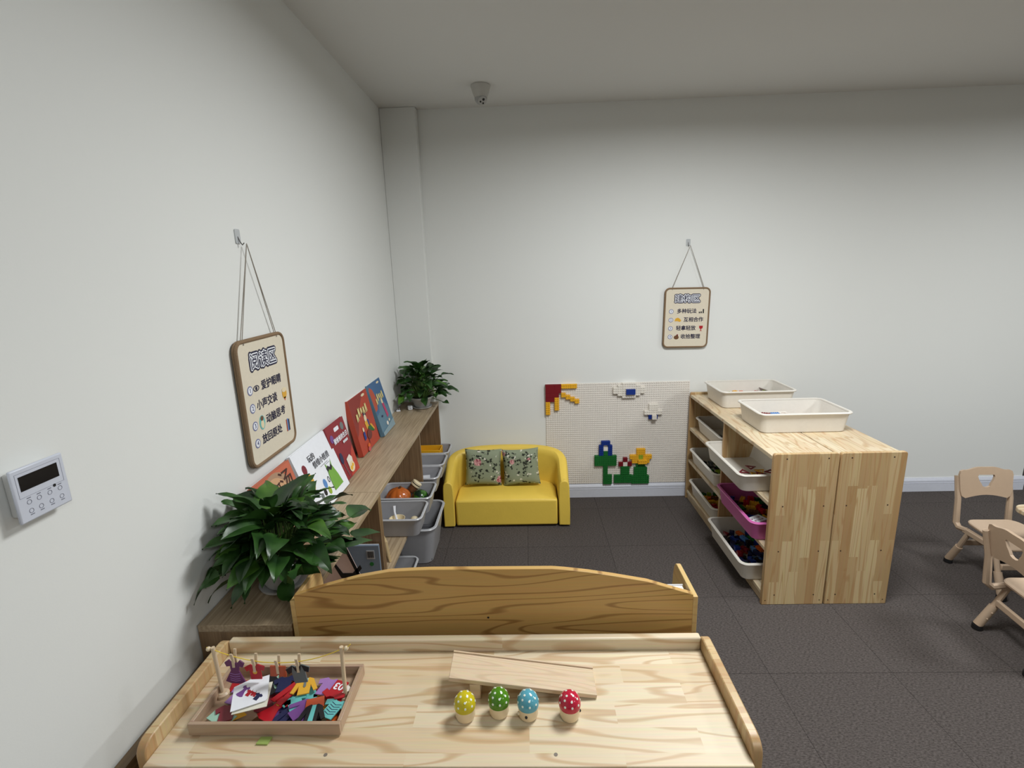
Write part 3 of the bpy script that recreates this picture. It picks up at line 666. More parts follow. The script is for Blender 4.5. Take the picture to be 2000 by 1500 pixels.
# ------------------------------------------------------------------ hanging rule boards
def rule_board(label, mat, title, rows, sway):
    t = thing('rule_board', label, 'sign', mat=mat)
    hw, hh = .152, .203
    me = curve_mesh([rr2(hw-.004, hh-.004, .028)], .008); me.materials.clear(); me.materials.append(M_FELT); link('board_face', me, t, (0, 0, .010))
    for k, (o_, z_) in enumerate(((0, .006), (0, .013))):
        pts = [(x, y, z_) for x, y in rr2(hw-.003, hh-.003, .03, n=7)]; pts.append(pts[0])
        MB().tube(pts, .0058, 8).build('rope_border', M_ROPE, t, smooth=True)
    z = .0145
    text(title, .054, M_NAVY, t, 0, .128, z, .0098, name='title', spacing=1.1)
    text(title, .054, M_WHITE, t, 0, .128, z+.0006, .0042, name='title', spacing=1.1)
    text(title, .054, M_NAVY, t, 0, .128, z+.0012, .0004, name='title', spacing=1.1)
    for k, (num, words, tx, icon) in enumerate(rows):
        y = .045 - k*.058
        me = curve_mesh([ell(.0155, .0155, n=24)], .0005); me.materials.append(plain('badge_ring', (120, 124, 160), .5)); link('badge', me, t, (-.105, y, z))
        me = curve_mesh([ell(.0115, .0115, n=24)], .0005); me.materials.append(M_WHITE); link('badge', me, t, (-.105, y, z+.0005))
        text(num, .020, plain('badge_ink', (70, 76, 120), .5), t, -.105, y, z+.001, .0003)
        text(words, .034, M_NAVY, t, tx, y, z, .0008, spacing=.97)
        icon(t, y, z)
    return t
def ic(poly, col, x, dz=0):
    def f(t, y, z): flat([(a+x, b+y) for a, b in poly], C(col), t, z+dz, 'icon')
    return f
def multi(*fs):
    def f(t, y, z):
        for g_ in fs: g_(t, y, z)
    return f
def eye(t, y, z):
    me = curve_mesh([ell(.018, .010), ell(.014, .007)[::-1]], .0005); me.materials.append(M_NAVY); link('icon', me, t, (-.068, y, z))
    flat(ell(.006, .006, -.068, y), M_NAVY, t, z, 'icon')
tA = rule_board('cream rule board titled reading area, hanging on the left wall', FRAME_LEFT(.004, -1.868, 1.283), '阅读区',
    [('1', '爱护眼睛', .03, eye),
     ('2', '小声交谈', -.012, multi(ic(ell(.016, .02), 'gold', .107), ic(ell(.016, .008, 0, .012), 'cream', .107, .0005), ic([(-.008, -.014), (.008, -.014), (0, -.028)], 'orange', .107))),
     ('3', '动脑思考', .032, multi(ic(ell(.017, .024), 'teal', -.062), ic(ell(.010, .014, 0, -.006), 'cream', -.062, .0005), ic(ell(.009, .008, 0, .014), 'brown', -.062, .0007))),
     ('4', '放回原处', -.008, multi(ic([(-.012, -.024), (-.006, -.024), (-.006, .02), (-.012, .02)], 'rust', .104), ic([(-.005, -.024), (.002, -.024), (.002, .022), (-.005, .022)], 'skyblue', .104), ic([(.003, -.024), (.012, -.024), (.012, .018), (.003, .018)], 'navy', .104)))], 0)
def dots(t, y, z):
    for a, b, h in ((.086, 0, .010), (.098, 0, .012), (.112, 0, .028)): flat([(a-.004, y-.014), (a+.004, y-.014), (a+.004, y-.014+h), (a-.004, y-.014+h)], M_BLACK, t, z, 'icon')
tB = rule_board('cream rule board titled construction area, hanging on the back wall', FRAME_BACK(1.990, -.004, 1.320) @ Matrix.Rotation(-.012, 4, 'Z'), '建构区',
    [('1', '多种玩法', .0, dots),
     ('2', '互相合作', .048, multi(ic([(-.022, -.008), (-.016, .010), (0, .016), (.014, .008), (.024, -.004), (.014, -.014), (0, -.008)], 'gold', -.058))),
     ('3', '轻拿轻放', .0, multi(ic([(-.012, .016), (.014, .016), (.012, 0), (.003, -.006), (.003, -.016), (.010, -.020), (-.008, -.020), (-.002, -.016), (-.002, -.006), (-.011, 0)], 'red', .102))),
     ('4', '收拾整理', .034, multi(ic(ell(.017, .014, 0, -.004), 'brown', -.062), ic(ell(.006, .006, .006, .012), 'maroon', -.062)))], 0)
def hook_and_cord(board, lab, mat, yh):
    h = thing('wall_hook', lab, 'hook', mat=mat)
    me = curve_mesh([rr2(.014, .022, .005)], .003); me.materials.clear(); me.materials.append(M_CLEAR); link('hook_plate', me, h, (0, .012, .0016))
    MB().tube([(0, .012, .003), (0, -.005, .008), (0, -.014, .014), (0, -.008, .020)], .0018, 8).build('hook_wire', plain('steel_grey', (120, 118, 116), .3, metal=.8), h, smooth=True)
    for s in (-1, 1):
        for dx, dz in ((0, 0), (.003, .004)):
            MB().tube([(0, yh+.002, .0135), (s*.105+dx, .206, .008+dz), (s*.105, .19, .0165)], .0013, 6).build('cord', M_TWINE, board, smooth=True)
hook_and_cord(tA, 'clear adhesive hook on the left wall above the reading rule board', FRAME_LEFT(0, -1.886, 1.79), .496)
hook_and_cord(tB, 'clear adhesive hook on the back wall above the construction rule board', FRAME_BACK(1.985, 0, 1.808), .478)

# ------------------------------------------------------------------ wall thermostat
t = thing('wall_control_panel', 'white air conditioner wall controller with dark display on the left wall', 'controller', mat=FRAME_LEFT(0, -2.674, 1.322))
MB().box(-.040, .040, -.040, .040, 0, .020).build('back_box', plain('ctrl_back', (206, 206, 204), .5), t, bevel=.004)
MB().box(-.049, .049, -.0485, .0485, .0205, .0265).build('face_plate', plain('ctrl_face', (206, 210, 222), .35), t, bevel=.003)
MB().box(-.037, .034, .008, .034, .0266, .0272).build('display', plain('ctrl_display', (26, 24, 24), .12), t)
MB().cyl((.021, -.005, .0266), .0028, .0006, 12).build('sensor', M_BLACK, t)
m = MB()
for a in ((-.042, .041, .0395, .040), (-.042, .041, -.0035, -.003), (-.042, -.0415, -.003, .0395), (.0405, .041, -.003, .0395)): m.box(a[0], a[1], a[2], a[3], .0266, .0268)
m.build('outline', plain('ctrl_line', (140, 142, 156), .5), t)
for j, y in enumerate((-.014, -.030)):
    for x in (-.028, -.010, .010, .030):
        me = curve_mesh([ell(.0042, .0042, n=16), ell(.0035, .0035, n=16)[::-1]], .0003); me.materials.append(plain('ctrl_ink', (120, 122, 134), .5)); link('button', me, t, (x, y, .0268))
        MB().box(x-.003, x+.004, y+(.0065 if j == 0 else -.0075), y+(.008 if j == 0 else -.006), .0266, .0269).build('button_mark', plain('ctrl_ink', (120, 122, 134), .5), t)

# ------------------------------------------------------------------ ceiling camera
t = thing('dome_camera', 'white dome security camera on the ceiling near the back wall', 'camera', (.668, -.38, H), 0)
MB().lathe([(.054, 0), (.056, -.006), (.053, -.012), (.046, -.04), (.037, -.062), (.033, -.070)], 32).build('housing', plain('cam_white', (196, 194, 188), .4), t, smooth=True)
MB().ball((0, 0, -.066), .036, 12).build('eyeball', plain('cam_grey', (170, 170, 168), .35), t, smooth=True)
hd = bpy.data.objects.new('lens_group', None)
dirv = Vector((.30, -.72, -.62)).normalized(); q = Vector((0, 0, 1)).rotation_difference(dirv).to_matrix().to_4x4()
m = MB(); m.lathe([(.024, .030), (.024, .0355), (.021, .0365)], 24, 0, q); m.lathe([(.007, .036), (.007, .0378)], 16, 1, q @ Matrix.Translation((0, .009, 0)))
m.lathe([(.005, .036), (.005, .0375)], 12, 1, q @ Matrix.Translation((-.009, -.009, 0))); m.lathe([(.005, .036), (.005, .0375)], 12, 1, q @ Matrix.Translation((.009, -.009, 0)))
m.build('lens', [plain('cam_ring', (188, 188, 186), .4), M_BLACK], t, (0, 0, -.066), smooth=True); bpy.data.objects.remove(hd)

# ------------------------------------------------------------------ books leaning on the wall
def book(label, yc, w_, h_, xb, xt, th, spine, zb=.784, yaw=0):
    # local x along +y (width), y up the cover, z out of the cover
    lean = math.asin(min(.9, max(0, (xb-xt)/h_)))
    X = Vector((0, 1, 0)); Y = Vector((-math.sin(lean), 0, math.cos(lean))); Z = Vector((math.cos(lean), 0, math.sin(lean)))
    Mx = Matrix(((X.x, Y.x, Z.x, xb-th*Z.x), (X.y, Y.y, Z.y, yc), (X.z, Y.z, Z.z, zb+.0005), (0, 0, 0, 1)))
    t = thing('picture_book', label, 'book', mat=Mx)
    m = MB(); m.box(-w_/2, w_/2, 0, h_, th-.002, th); m.box(-w_/2, w_/2, 0, h_, 0, .002); m.box(-w_/2, -w_/2+.002, 0, h_, .002, th-.002)
    m.build('cover', spine, t, bevel=.0006)
    MB().box(-w_/2+.002, w_/2-.003, .003, h_-.003, .002, th-.002).build('pages', plain('page_cream', (226, 224, 220), .7), t)
    return t
def art(t, z, items):
    for k, (poly, col) in enumerate(items): flat(poly, C(col) if isinstance(col, str) else col, t, z+.0003*k, 'picture', .0004)
CP = lambda n, c: plain('print_'+n, c, .45)
# pumpkin soup book
t = book('orange-brown picture book about pumpkin soup, nearest to the big plant', -1.955, .25, .265, .105, .035, .012, CP('soupcover', (186, 98, 70)))
art(t, .012, [(rr2(.12, .128, .01, 0, .1325), CP('soupb', (196, 104, 76))), (ell(.105, .11, 0, .15, 28), CP('soupc', (172, 136, 108))), (ell(.08, .085, -.01, .16, 28), CP('soupd', (206, 160, 120)))])
text('南', .078, CP('soupink', (66, 34, 26)), t, -.058, .172, .0135, .0004); text('瓜', .070, CP('soupink', (66, 34, 26)), t, .0, .185, .0135, .0004); text('汤', .085, CP('soupink', (66, 34, 26)), t, .065, .203, .0135, .0004)
# white book
t = book('white picture book with a green creature and painted stones on its cover', -1.632, .325, .262, .105, .022, .015, M_WHITE)
art(t, .015, [(ell(.017, .020, -.112, .185, 16), 'maroon'), (ell(.025, .036, -.108, .132, 20), 'gold'), (ell(.014, .020, -.020, .085, 16), 'skyblue'), (ell(.011, .012, -.075, .055, 14), 'grey'),
              (ell(.011, .014, -.045, .058, 14), 'black'), (ell(.012, .016, -.008, .050, 14), 'lime'),
              ([(.030, .03), (.115, .03), (.105, .075), (.085, .125), (.092, .152), (.082, .133), (.066, .118), (.048, .130), (.036, .150), (.038, .118), (.030, .08)], CP('creature', (118, 170, 66))),
              ([(.034, .128), (.05, .135), (.066, .122), (.08, .133), (.083, .118), (.066, .108), (.05, .118), (.038, .112)], 'black')])
text('玩的', .030, CP('inkgrey', (80, 80, 86)), t, -.035, .205, .0165, .0004); text('情绪小怪兽', .030, CP('inkgrey', (80, 80, 86)), t, .03, .172, .0165, .0004)
m = MB(); m.box(.0, .07, .150, .1515, .0165, .0168); m.box(.045, .08, .143, .1445, .0165, .0168); m.build('small_print', CP('inkgrey', (80, 80, 86)), t)
me = curve_mesh([ell(.008, .013, .017, .088), ell(.0055, .010, .017, .088)[::-1]], .0004); me.materials.append(M_BLACK); link('picture', me, t, (0, 0, .0165))
# dark red book
t = book('dark red picture book with white title and a popcorn bag on its cover', -1.385, .205, .262, .088, .030, .010, CP('redcover', (140, 34, 44)))
art(t, .010, [([(.0, .0), (.1, .0), (.1, .12), (.07, .10)], CP('redfloor', (186, 66, 50))), (rr2(.026, .009, .006, .0, .232), M_WHITE), (ell(.018, .018, .062, .226), 'grey'), (ell(.017, .018, -.072, .205), 'purple'),
              (ell(.016, .026, -.045, .105), 'navy'), ([(-.043, .08), (-.040, .08), (-.020, .01), (-.023, .01)], 'grey'),
              ([(-.005, .085), (.035, .095), (.055, .075), (.05, .05), (.0, .045)], 'white'), (ell(.03, .024, .028, .038), 'cream'), (ell(.012, .010, .018, .034), 'yellow'), (ell(.010, .008, .038, .042), 'yellow')])
text('猪爸爸的生日', .026, M_WHITE, t, .010, .186, .0136, .0008)
for k in range(4): flat(ell(.006, .007, .024+.014*k, .160, 8), M_WHITE, t, .0136, 'subtitle')
# orange book
t = book('thick orange-red picture book with pale title letters and two riders on its cover', -1.01, .285, .292, .066, .012, .026, CP('orangecover', (178, 66, 46)))
t_orange = t
art(t, .026, [([(-.14, .29), (.10, .29), (.02, .25), (-.06, .19), (-.11, .12), (-.14, .10)], CP('orangedark', (140, 46, 38))), (ell(.026, .007, .072, .272), 'cream'),
              (ell(.020, .017, .018, .178), 'navy'), (ell(.018, .022, .016, .155), 'cream'), ([(-.01, .14), (.03, .145), (.035, .11), (.0, .10)], 'gold'), ([(.03, .15), (.05, .14), (.05, .11), (.035, .115)], 'blue'),
              ([(.02, .11), (.06, .105), (.10, .07), (.085, .065), (.045, .08), (.02, .09)], 'green'), ([(.05, .115), (.075, .11), (.105, .075), (.095, .07)], 'gold'),
              (ell(.010, .012, -.055, .115), 'cream'), ([(-.07, .10), (-.045, .105), (-.04, .065), (-.07, .06)], 'blue'), (ell(.035, .025, .01, .07), CP('horse', (112, 48, 44))), ([(-.02, .05), (-.01, .05), (-.015, .02)], 'maroon'),
              (ell(.017, .011, -.04, .025), 'orange'), (ell(.02, .012, -.045, .008), CP('pinkish', (196, 84, 88)))])
def jagged(t, x0, y0, dx, n, z, hgt):
    for k in range(n):       # carved-looking title letters, too small in the photo to read
        x, y, h_ = x0+dx*k, y0+.012*math.sin(k*1.3)+.007*k, hgt*(1+.25*math.sin(k*2.1)); w_ = dx*.36
        flat([(x-w_, y-h_/2), (x-w_*.2, y-h_/2+.004), (x+w_*.3, y-h_*.1), (x+w_*.6, y-h_/2), (x+w_, y-h_*.4), (x+w_*.7, y+h_/2), (x-w_*.1, y+h_*.35), (x-w_*.8, y+h_/2), (x-w_, y+h_*.1)], CP('paleletters', (222, 206, 142)), t, z, 'title_letter')
jagged(t, -.085, .188, .036, 5, .0290, .042)
# blue book
t = book('blue picture book with pale title letters, farthest book from the camera', -.722, .235, .30, .083, .010, .022, CP('bluecover', (96, 130, 150)))
art(t, .022, [([(-.115, .30), (.115, .30), (.115, .12), (.06, .16), (-.02, .2), (-.06, .13), (-.115, .12)], CP('bluedeep', (70, 106, 148))), ([(-.115, .145), (-.075, .15), (-.04, .21), (-.06, .262), (-.095, .285), (-.115, .27)], CP('blueorange', (184, 84, 62))),
              (ell(.024, .006, .06, .282), 'cream'), (ell(.014, .02, .028, .175), 'cream'), ([(.015, .16), (.045, .16), (.062, .08), (.03, .07)], CP('pinkdress', (190, 70, 110))), (ell(.012, .008, .045, .052), 'cream'), (ell(.016, .012, .0, .045), 'white'),
              ([(-.115, .0), (.115, 0), (.115, .045), (.0, .03), (-.115, .02)], CP('bluegrey', (136, 160, 170))), (ell(.012, .006, -.045, .10), 'navy')])
jagged(t, -.055, .190, .030, 5, .0250, .038)

# chargers on the oak top
t = thing('charger_plug', 'small white plug with two upright prongs on the low shelf', 'plug', (.028, -.305, .7845), .3)
MB().box(-.014, .014, -.014, .014, 0, .008).build('plug_base', M_WHITE, t, bevel=.003)
for s in (-1, 1): MB().box(s*.006-.0015, s*.006+.0015, -.003, .003, .008, .022).build('prong', plain('steel_light', (200, 200, 204), .3), t)
t = thing('charger_cube', 'small white rounded charger cube beside the far potted plant', 'charger', (.10, -.272, .7845), .4)
MB().box(-.015, .015, -.013, .013, 0, .028).build('charger_body', M_WHITE, t, bevel=.005, segs=3); MB().box(-.006, .006, -.0136, -.0131, .010, .013).build('port', plain('port_grey', (120, 122, 126), .5), t)

# ------------------------------------------------------------------ potted plants
def plant(label, x, y, z, pr, ph, R, Hc, nl, leaf, seed, wallx=0.012, extra=()):
    rnd = random.Random(seed)
    t = thing('potted_plant', label, 'plant', (x, y, z), 0)
    MB().lathe([(pr*.70, 0), (pr*.86, .004), (pr*.90, .012), (pr*.86, .012), (pr*.72, .006)], 36).build('saucer', plain('saucer_grey', (186, 186, 184), .4), t, smooth=True)
    MB().lathe([(pr*.62, .008), (pr*.70, .02), (pr*.90, ph*.80), (pr*.93, ph*.84), (pr*1.02, ph*.86), (pr*1.04, ph*.97), (pr*1.0, ph), (pr*.94, ph*.98), (pr*.90, ph*.84), (pr*.6, ph*.8)], 40).build('pot', M_POT, t, smooth=True)
    MB().lathe([(pr*.2, ph*.84), (pr*.90, ph*.86), (pr*.5, ph*.89), (.002, ph*.9)], 20).build('soil', M_SOIL, t, smooth=True)
    lm = MB(); st = MB()
    specs = []
    for i in range(nl):
        az = i*2.39996 + rnd.uniform(-.3, .3); f = (i+.5)/nl
        el = math.radians(86*(1-f)**1.1 - 2 + rnd.uniform(-8, 8)); rad = rnd.uniform(.62, 1.0) if f < .8 else rnd.uniform(.75, 1.05)
        specs.append((az, el, rad, leaf*rnd.uniform(.8, 1.25)))
    for a in extra: specs.append(a)
    for az, el, rad, ll in specs:
        hx, hy = math.cos(az), math.sin(az)
        br = max(.02, R*rad-ll*.45)
        bx, by, bz = hx*br*math.cos(el), hy*br*math.cos(el), ph + .015 + Hc*rad*max(-.28, math.sin(el))*.8
        st.tube([(hx*pr*.25, hy*pr*.25, ph*.86), (hx*pr*.4+bx*.3, hy*pr*.4+by*.3, ph+(bz-ph)*.55+.01), (bx, by, bz)], [.0028, .0024, .0018], 6)
        e0 = max(-.2, el*.55)+rnd.uniform(-.15, .25); bend = rnd.uniform(.35, 1.1); n = 9; W_ = ll*rnd.uniform(.27, .34)
        yaw = az + rnd.uniform(-.7, .7); dx, dy = math.cos(yaw), math.sin(yaw); roll = rnd.uniform(-.6, .6)
        p = Vector((bx, by, bz)); L_, C_, R2 = [], [], []
        fold = rnd.uniform(.15, .45)
        for k in range(n+1):
            u = k/n; e = e0 - bend*u**1.3
            tg = Vector((dx*math.cos(e), dy*math.cos(e), math.sin(e)))
            if k: p = p + tg*(ll/n)
            sd = Vector((-dy, dx, 0)); nm = sd.cross(tg)*-1
            if nm.z < 0: nm = -nm
            sdr = sd*math.cos(roll) + nm*math.sin(roll); nmr = nm*math.cos(roll) - sd*math.sin(roll)
            wv = W_*(1.75*(u+.012)**.42*(1-u)**1.05*(1+.25*math.sin(PI*min(1, u*1.6)))) if u < 1 else 0.0003
            wave = .004*math.sin(u*9+az)
            L_.append(p + sdr*wv + nmr*(fold*wv+wave)); C_.append(p.copy()); R2.append(p - sdr*wv + nmr*(fold*wv-wave))
        vs = []
        for k in range(n+1):
            for q_ in (L_[k], (L_[k]+C_[k])/2 - Vector((0, 0, -.001)), C_[k], (R2[k]+C_[k])/2 + Vector((0, 0, .001)), R2[k]):
                gx = q_.x + x
                if gx < wallx+.03: gx = wallx + .03*math.exp((gx-wallx-.03)/.06)*1.0 if gx < wallx+.03 else gx
                gy, gz = q_.y+y, max(q_.z, .004)+z
                if gx > .258 and gy < -1.9 and gy > -2.45: gz = max(gz, .89 if gy > -2.30 else .93)      # rests over the rack beside it
                if -2.085 < gy < -1.4 and gz < 1.06: gx = max(gx, .135-(gz-.784)*.30)                    # stays in front of the leaning books
                if math.hypot(gx-x, gy-y) > pr: gz = max(gz, z+.05+.25*max(0, .14-math.hypot(gx-x, gy-y)))
                vs.append((gx-x, gy-y, gz-z))
        fs = [(k*5+j, k*5+j+1, (k+1)*5+j+1, (k+1)*5+j) for k in range(n) for j in range(4)]
        lm.add(vs, fs, 1 if rnd.random() < .17 else 0)
    lm.build('foliage', [M_LEAF, M_LEAF2], t, smooth=True)
    stv = []
    for v in st.v:
        gx = v[0]+x; stv.append((max(gx, wallx)-x, v[1], v[2]))
    st.v = stv; st.build('stems', M_STEM, t, smooth=True)
    return t
plant('large leafy green potted plant on the near end of the low shelf', .150, -2.175, .7845, .074, .090, .190, .190, 150, .108, 5,
      extra=[(.75, .12, 1.45, .12), (.55, -.1, 1.35, .11), (-2.2, .05, 1.15, .12), (2.4, .5, 1.1, .11), (.3, -.3, 1.2, .12), (1.1, .35, 1.3, .11), (-1.0, -.35, .85, .10)])
plant('smaller potted plant at the far end of the low shelf by the column', .170, -.215, .7845, .074, .078, .175, .245, 110, .092, 11, wallx=.012,
      extra=[(.3, .1, 1.25, .09), (-.3, -.2, 1.2, .09), (.5, .5, 1.2, .09)])

# ------------------------------------------------------------------ chairs and table
def chair(label, x, y, rotz):
    t = thing('childrens_chair', label, 'chair', (x, y, 0), rotz, 'beige plastic chairs around the pine table')
    SH = .28
    # seat
    n = 14; vs = []; top = []
    def outline(s): return rr2(.140*s, .142*s, .045*s)
    rings = [[(a, b, SH-.020) for a, b in outline(.93)], [(a, b, SH-.012) for a, b in outline(.99)], [(a, b, SH-.004) for a, b in outline(1.0)], [(a, b, SH) for a, b in outline(.97)],
             [(a, b, SH-.004) for a, b in outline(.7)], [(a, b, SH-.007) for a, b in outline(.35)]]
    rings = [[(a*(1+.10*(-b)/.14), b, c - .012*max(0, (-b-.09)/.05)) for a, b, c in r] for r in rings]
    MB().loft(rings).build('seat', M_CHAIR2, t, smooth=True)
    # backrest with hand hole
    out = []
    W2, z0, z1 = .138, .0, .158
    for u in [k/20 for k in range(21)]:       # top edge right to left
        xx = W2-.02-(2*W2-.04)*u; out.append((xx, z1 + .016*math.exp(-(xx/.055)**2) - .004*math.cos(xx*60)))
    out += [(-W2+.006, z1-.010), (-W2, z1-.03), (-W2+.004, .04), (-W2+.012, .012), (-W2+.03, .0)]
    for u in [k/12 for k in range(1, 12)]:
        xx = (-W2+.03)+(2*W2-.06)*u; out.append((xx, .018*math.sin(PI*u)))
    out += [(W2-.03, 0), (W2-.012, .012), (W2-.004, .04), (W2, z1-.03), (W2-.006, z1-.010)]
    hole = [(-.040, .128), (.040, .128), (.044, .118), (.036, .095), (.026, .080), (.020, .066), (.008, .060), (-.008, .060), (-.020, .066), (-.026, .080), (-.036, .095), (-.044, .118)]
    me = curve_mesh([out, hole], .012); me.materials.clear(); me.materials.append(M_CHAIR)
    o = link('backrest', me, t, (0, .185, .385), (PI/2-.17, 0, 0), bevel=.003)
    for s in (-1, 1):
        X_ = s*.135
        # upright: from bracket back and up
        MB().tube([(X_, .10, .235), (X_, .155, .225), (X_, .178, .245), (X_, .192, .38), (X_, .222, .50)], [.014, .015, .016, .014, .012], 8).build('upright', M_CHAIR, t, smooth=True)
        MB().box(X_-.012, X_+.012, -.10, .12, .215, .245).build('side_rail', M_CHAIR, t, bevel=.005)
        for nm, ya, yb in (('rear', .09, .175), ('front', -.07, -.155)):
            xf = s*.142
            l = MB(); l.tube([(X_, ya, .225), (X_+(xf-X_)*.5, ya+(yb-ya)*.5, .115)], .0125, 10)
            l.tube([(X_+(xf-X_)*.45, ya+(yb-ya)*.45, .125), (xf, yb, .022)], [.0175, .0185], 14)
            for q_ in (.62, .78): l.ball((X_+(xf-X_)*q_-s*.018, ya+(yb-ya)*q_, .225-(.203*q_)), .004, 6)
            lo = l.build('leg', M_CHAIR, t, smooth=True)
            MB().lathe([(.017, 0), (.0205, .004), (.0205, .024)], 16, 0, Matrix.Translation((xf, yb, 0)) @ Matrix.Rotation(math.copysign(.0, yb), 4, 'X')).build('foot_cap', M_BLACK, lo, smooth=True)
    MB().box(-.128, .128, .118, .134, .135, .165).build('stretcher', M_CHAIR, t, bevel=.004)
    MB().box(-.128, .128, -.114, -.098, .135, .165).build('stretcher', M_CHAIR, t, bevel=.004)
    return t
chair('beige plastic child chair on the far side of the table', 3.365, -1.085, -.03)
chair('beige plastic child chair nearest the camera, seen from behind at the right edge', 3.085, -1.60, PI/2-.13)
t = thing('childrens_table', 'light pine children table cut off at the right edge', 'table', (3.235, -1.165, 0), 0)
MB().loft([[(a+.55, b-.35, z) for a, b in rr2(.55, .35, .06)] for z in (.458, .48)]).build('tabletop', PINE_X, t, bevel=.004)
for x in (.28, 1.0):
    for y in (-.10, -.62): MB().tube([(x, y, 0), (x, y, .458)], .022, 16).build('leg', M_CHAIR, t, smooth=True)

# ------------------------------------------------------------------ on the table: clothesline game
ZD = .7655
t = thing('clothesline_tray', 'pinkish wooden tray with two poles and a yellow line, on the table', 'tray', (.341, -2.582, ZD), 0)
hw, hd_ = .156, .079
for a in ((-hw, hw, -hd_, -hd_+.008), (-hw, hw, hd_-.008, hd_), (-hw, -hw+.008, -hd_+.008, hd_-.008), (hw-.008, hw, -hd_+.008, hd_-.008)):
    MB().box(a[0], a[1], a[2], a[3], .003, .030).build('tray_wall', TRAYWOOD, t, bevel=.001)
MB().box(-hw+.004, hw-.004, -hd_+.004, hd_-.004, 0, .006).build('tray_floor', TRAYWOOD, t)
POLES = ((-.146, .017, .130), (.142, .004, .140))
for sx, (x, y, h) in zip((-1, 1), POLES):
    MB().lathe([(.013, .006), (.013, .012), (.009, .016)], 20, 0, Matrix.Translation((x+(-sx)*.004, y, 0))).build('pole_base', BEECH, t, smooth=True)
    MB().tube([(x-sx*.004, y, .010), (x, y, h)], .0042, 12).build('pole', M_PEG, t, smooth=True)
    MB().ball((x+sx*.010, y, h-.004), .0050, 8).build('line_bead', M_BEAD, t, smooth=True)
xa, ya, ha = POLES[0]; xb_, yb_, hb_ = POLES[1]
def line(u): return (xa+(xb_-xa)*u, ya+(yb_-ya)*u, (ha-.006)*(1-u)+(hb_-.006)*u - .034*4*u*(1-u))
MB().tube([(xa-.014, ya, ha)]+[line(k/16) for k in range(17)]+[(xb_+.014, yb_, hb_), (xb_+.02, yb_, hb_+.006)], .0009, 6).build('line', M_STRING, t, smooth=True)
O = Vector((.341, -2.582, ZD))
def SHIRT(s=1): return [(x*s, y*s) for x, y in [(-.010, .022), (-.004, .018), (.004, .018), (.010, .022), (.026, .014), (.022, .002), (.014, .006), (.014, -.022), (-.014, -.022), (-.014, .006), (-.022, .002), (-.026, .014)]]
def LONG(s=1): return [(x*s, y*s) for x, y in [(-.008, .024), (0, .020), (.008, .024), (.018, .018), (.030, -.014), (.022, -.018), (.013, .002), (.013, -.024), (-.013, -.024), (-.013, .002), (-.022, -.018), (-.030, -.014), (-.018, .018)]]
def DRESS(s=1): return [(x*s, y*s) for x, y in [(-.012, .030), (-.006, .022), (.006, .022), (.012, .030), (.022, .022), (.018, .012), (.010, .014), (.009, .002), (.022, -.026), (.010, -.031), (-.010, -.031), (-.022, -.026), (-.009, .002), (-.010, .014), (-.018, .012), (-.022, .022)]]
def SHORTS(s=1): return [(x*s, y*s) for x, y in [(-.018, .014), (.018, .014), (.019, -.014), (.003, -.014), (0, -.002), (-.003, -.014), (-.019, -.014)]]
def PANTS(s=1): return [(x*s, y*s) for x, y in [(-.011, .028), (.011, .028), (.016, -.028), (.004, -.028), (0, .010), (-.004, -.028), (-.016, -.028)]]
def SKIRT(s=1): return [(x*s, y*s) for x, y in [(-.010, .014), (.010, .014), (.022, -.014), (-.022, -.014)]]
SHP = {'shirt': (SHIRT, 'short-sleeved shirt'), 'long': (LONG, 'long-sleeved top'), 'dress': (DRESS, 'dress'), 'shorts': (SHORTS, 'shorts'), 'pants': (PANTS, 'trousers'), 'skirt': (SKIRT, 'skirt')}
def stripes(parent, z, col, ys, hw_, slope=0):
    for y_ in ys: flat([(-hw_, y_+slope*hw_), (0, y_), (hw_, y_+slope*hw_), (hw_, y_+.0014+slope*hw_), (0, y_+.0014), (-hw_, y_+.0014+slope*hw_)], C(col), parent, z, 'stripe', .0002)
# hanging pieces with pegs (hang from the line)
def hang(u, shape, s, col, label, deco=None, rot=0):
    lx, ly, lz = line(u); p = O + Vector((lx, ly, lz))
    fn, nm = SHP[shape]; top = max(y for x, y in fn(s))
    g_ = thing('wooden_garment', label, 'toy garment', mat=FRAME_BACK(p.x, p.y-.003, p.z-top-.004) @ Matrix.Rotation(rot, 4, 'Z'))
    MB().prism(fn(s), 0, .0025).build('garment', C(col), g_)
    if deco: deco(g_)
    pg = thing('clothes_peg', 'tiny wooden clothes peg on the line holding the %s' % label.split(' hanging')[0], 'peg', mat=FRAME_BACK(p.x, p.y-.001, p.z-.012), group='tiny wooden pegs on the yellow line')
    for sg in (-1, 1):
        MB().loft([[(a, b, c_) for a, b, c_ in r] for r in ([(-.0028, -.010, sg*.0035), (.0028, -.010, sg*.0035), (.0028, -.010, sg*.0060), (-.0028, -.010, sg*.0060)],
             [(-.0028, .010, sg*.0030), (.0028, .010, sg*.0030), (.0028, .010, sg*.0058), (-.0028, .010, sg*.0058)],
             [(-.0028, .026, sg*.0065), (.0028, .026, sg*.0065), (.0028, .026, sg*.0090), (-.0028, .026, sg*.0090)])]).build('peg_half', M_PEG, pg)
    MB().tube([(-.0032, .010, -.006), (-.0032, .012, .006)], .0006, 6).build('spring', plain('spring_steel', (150, 150, 150), .3, metal=.7), pg)
hang(.155, 'dress', .98, 'plum', 'purple wooden dress hanging first on the line', lambda g: (stripes(g, .0026, 'lilac', (-.008, -.014, -.020, -.025), .011, .25)), -.08)
hang(.315, 'shirt', .85, 'red', 'red wooden shirt hanging second on the line', lambda g: flat(ell(.005, .005, 0, .0), C('gold'), g, .0026, 'sun_mark'), .03)
hang(.495, 'shorts', .92, 'rust', 'orange-brown wooden shorts hanging third on the line', None, -.05)
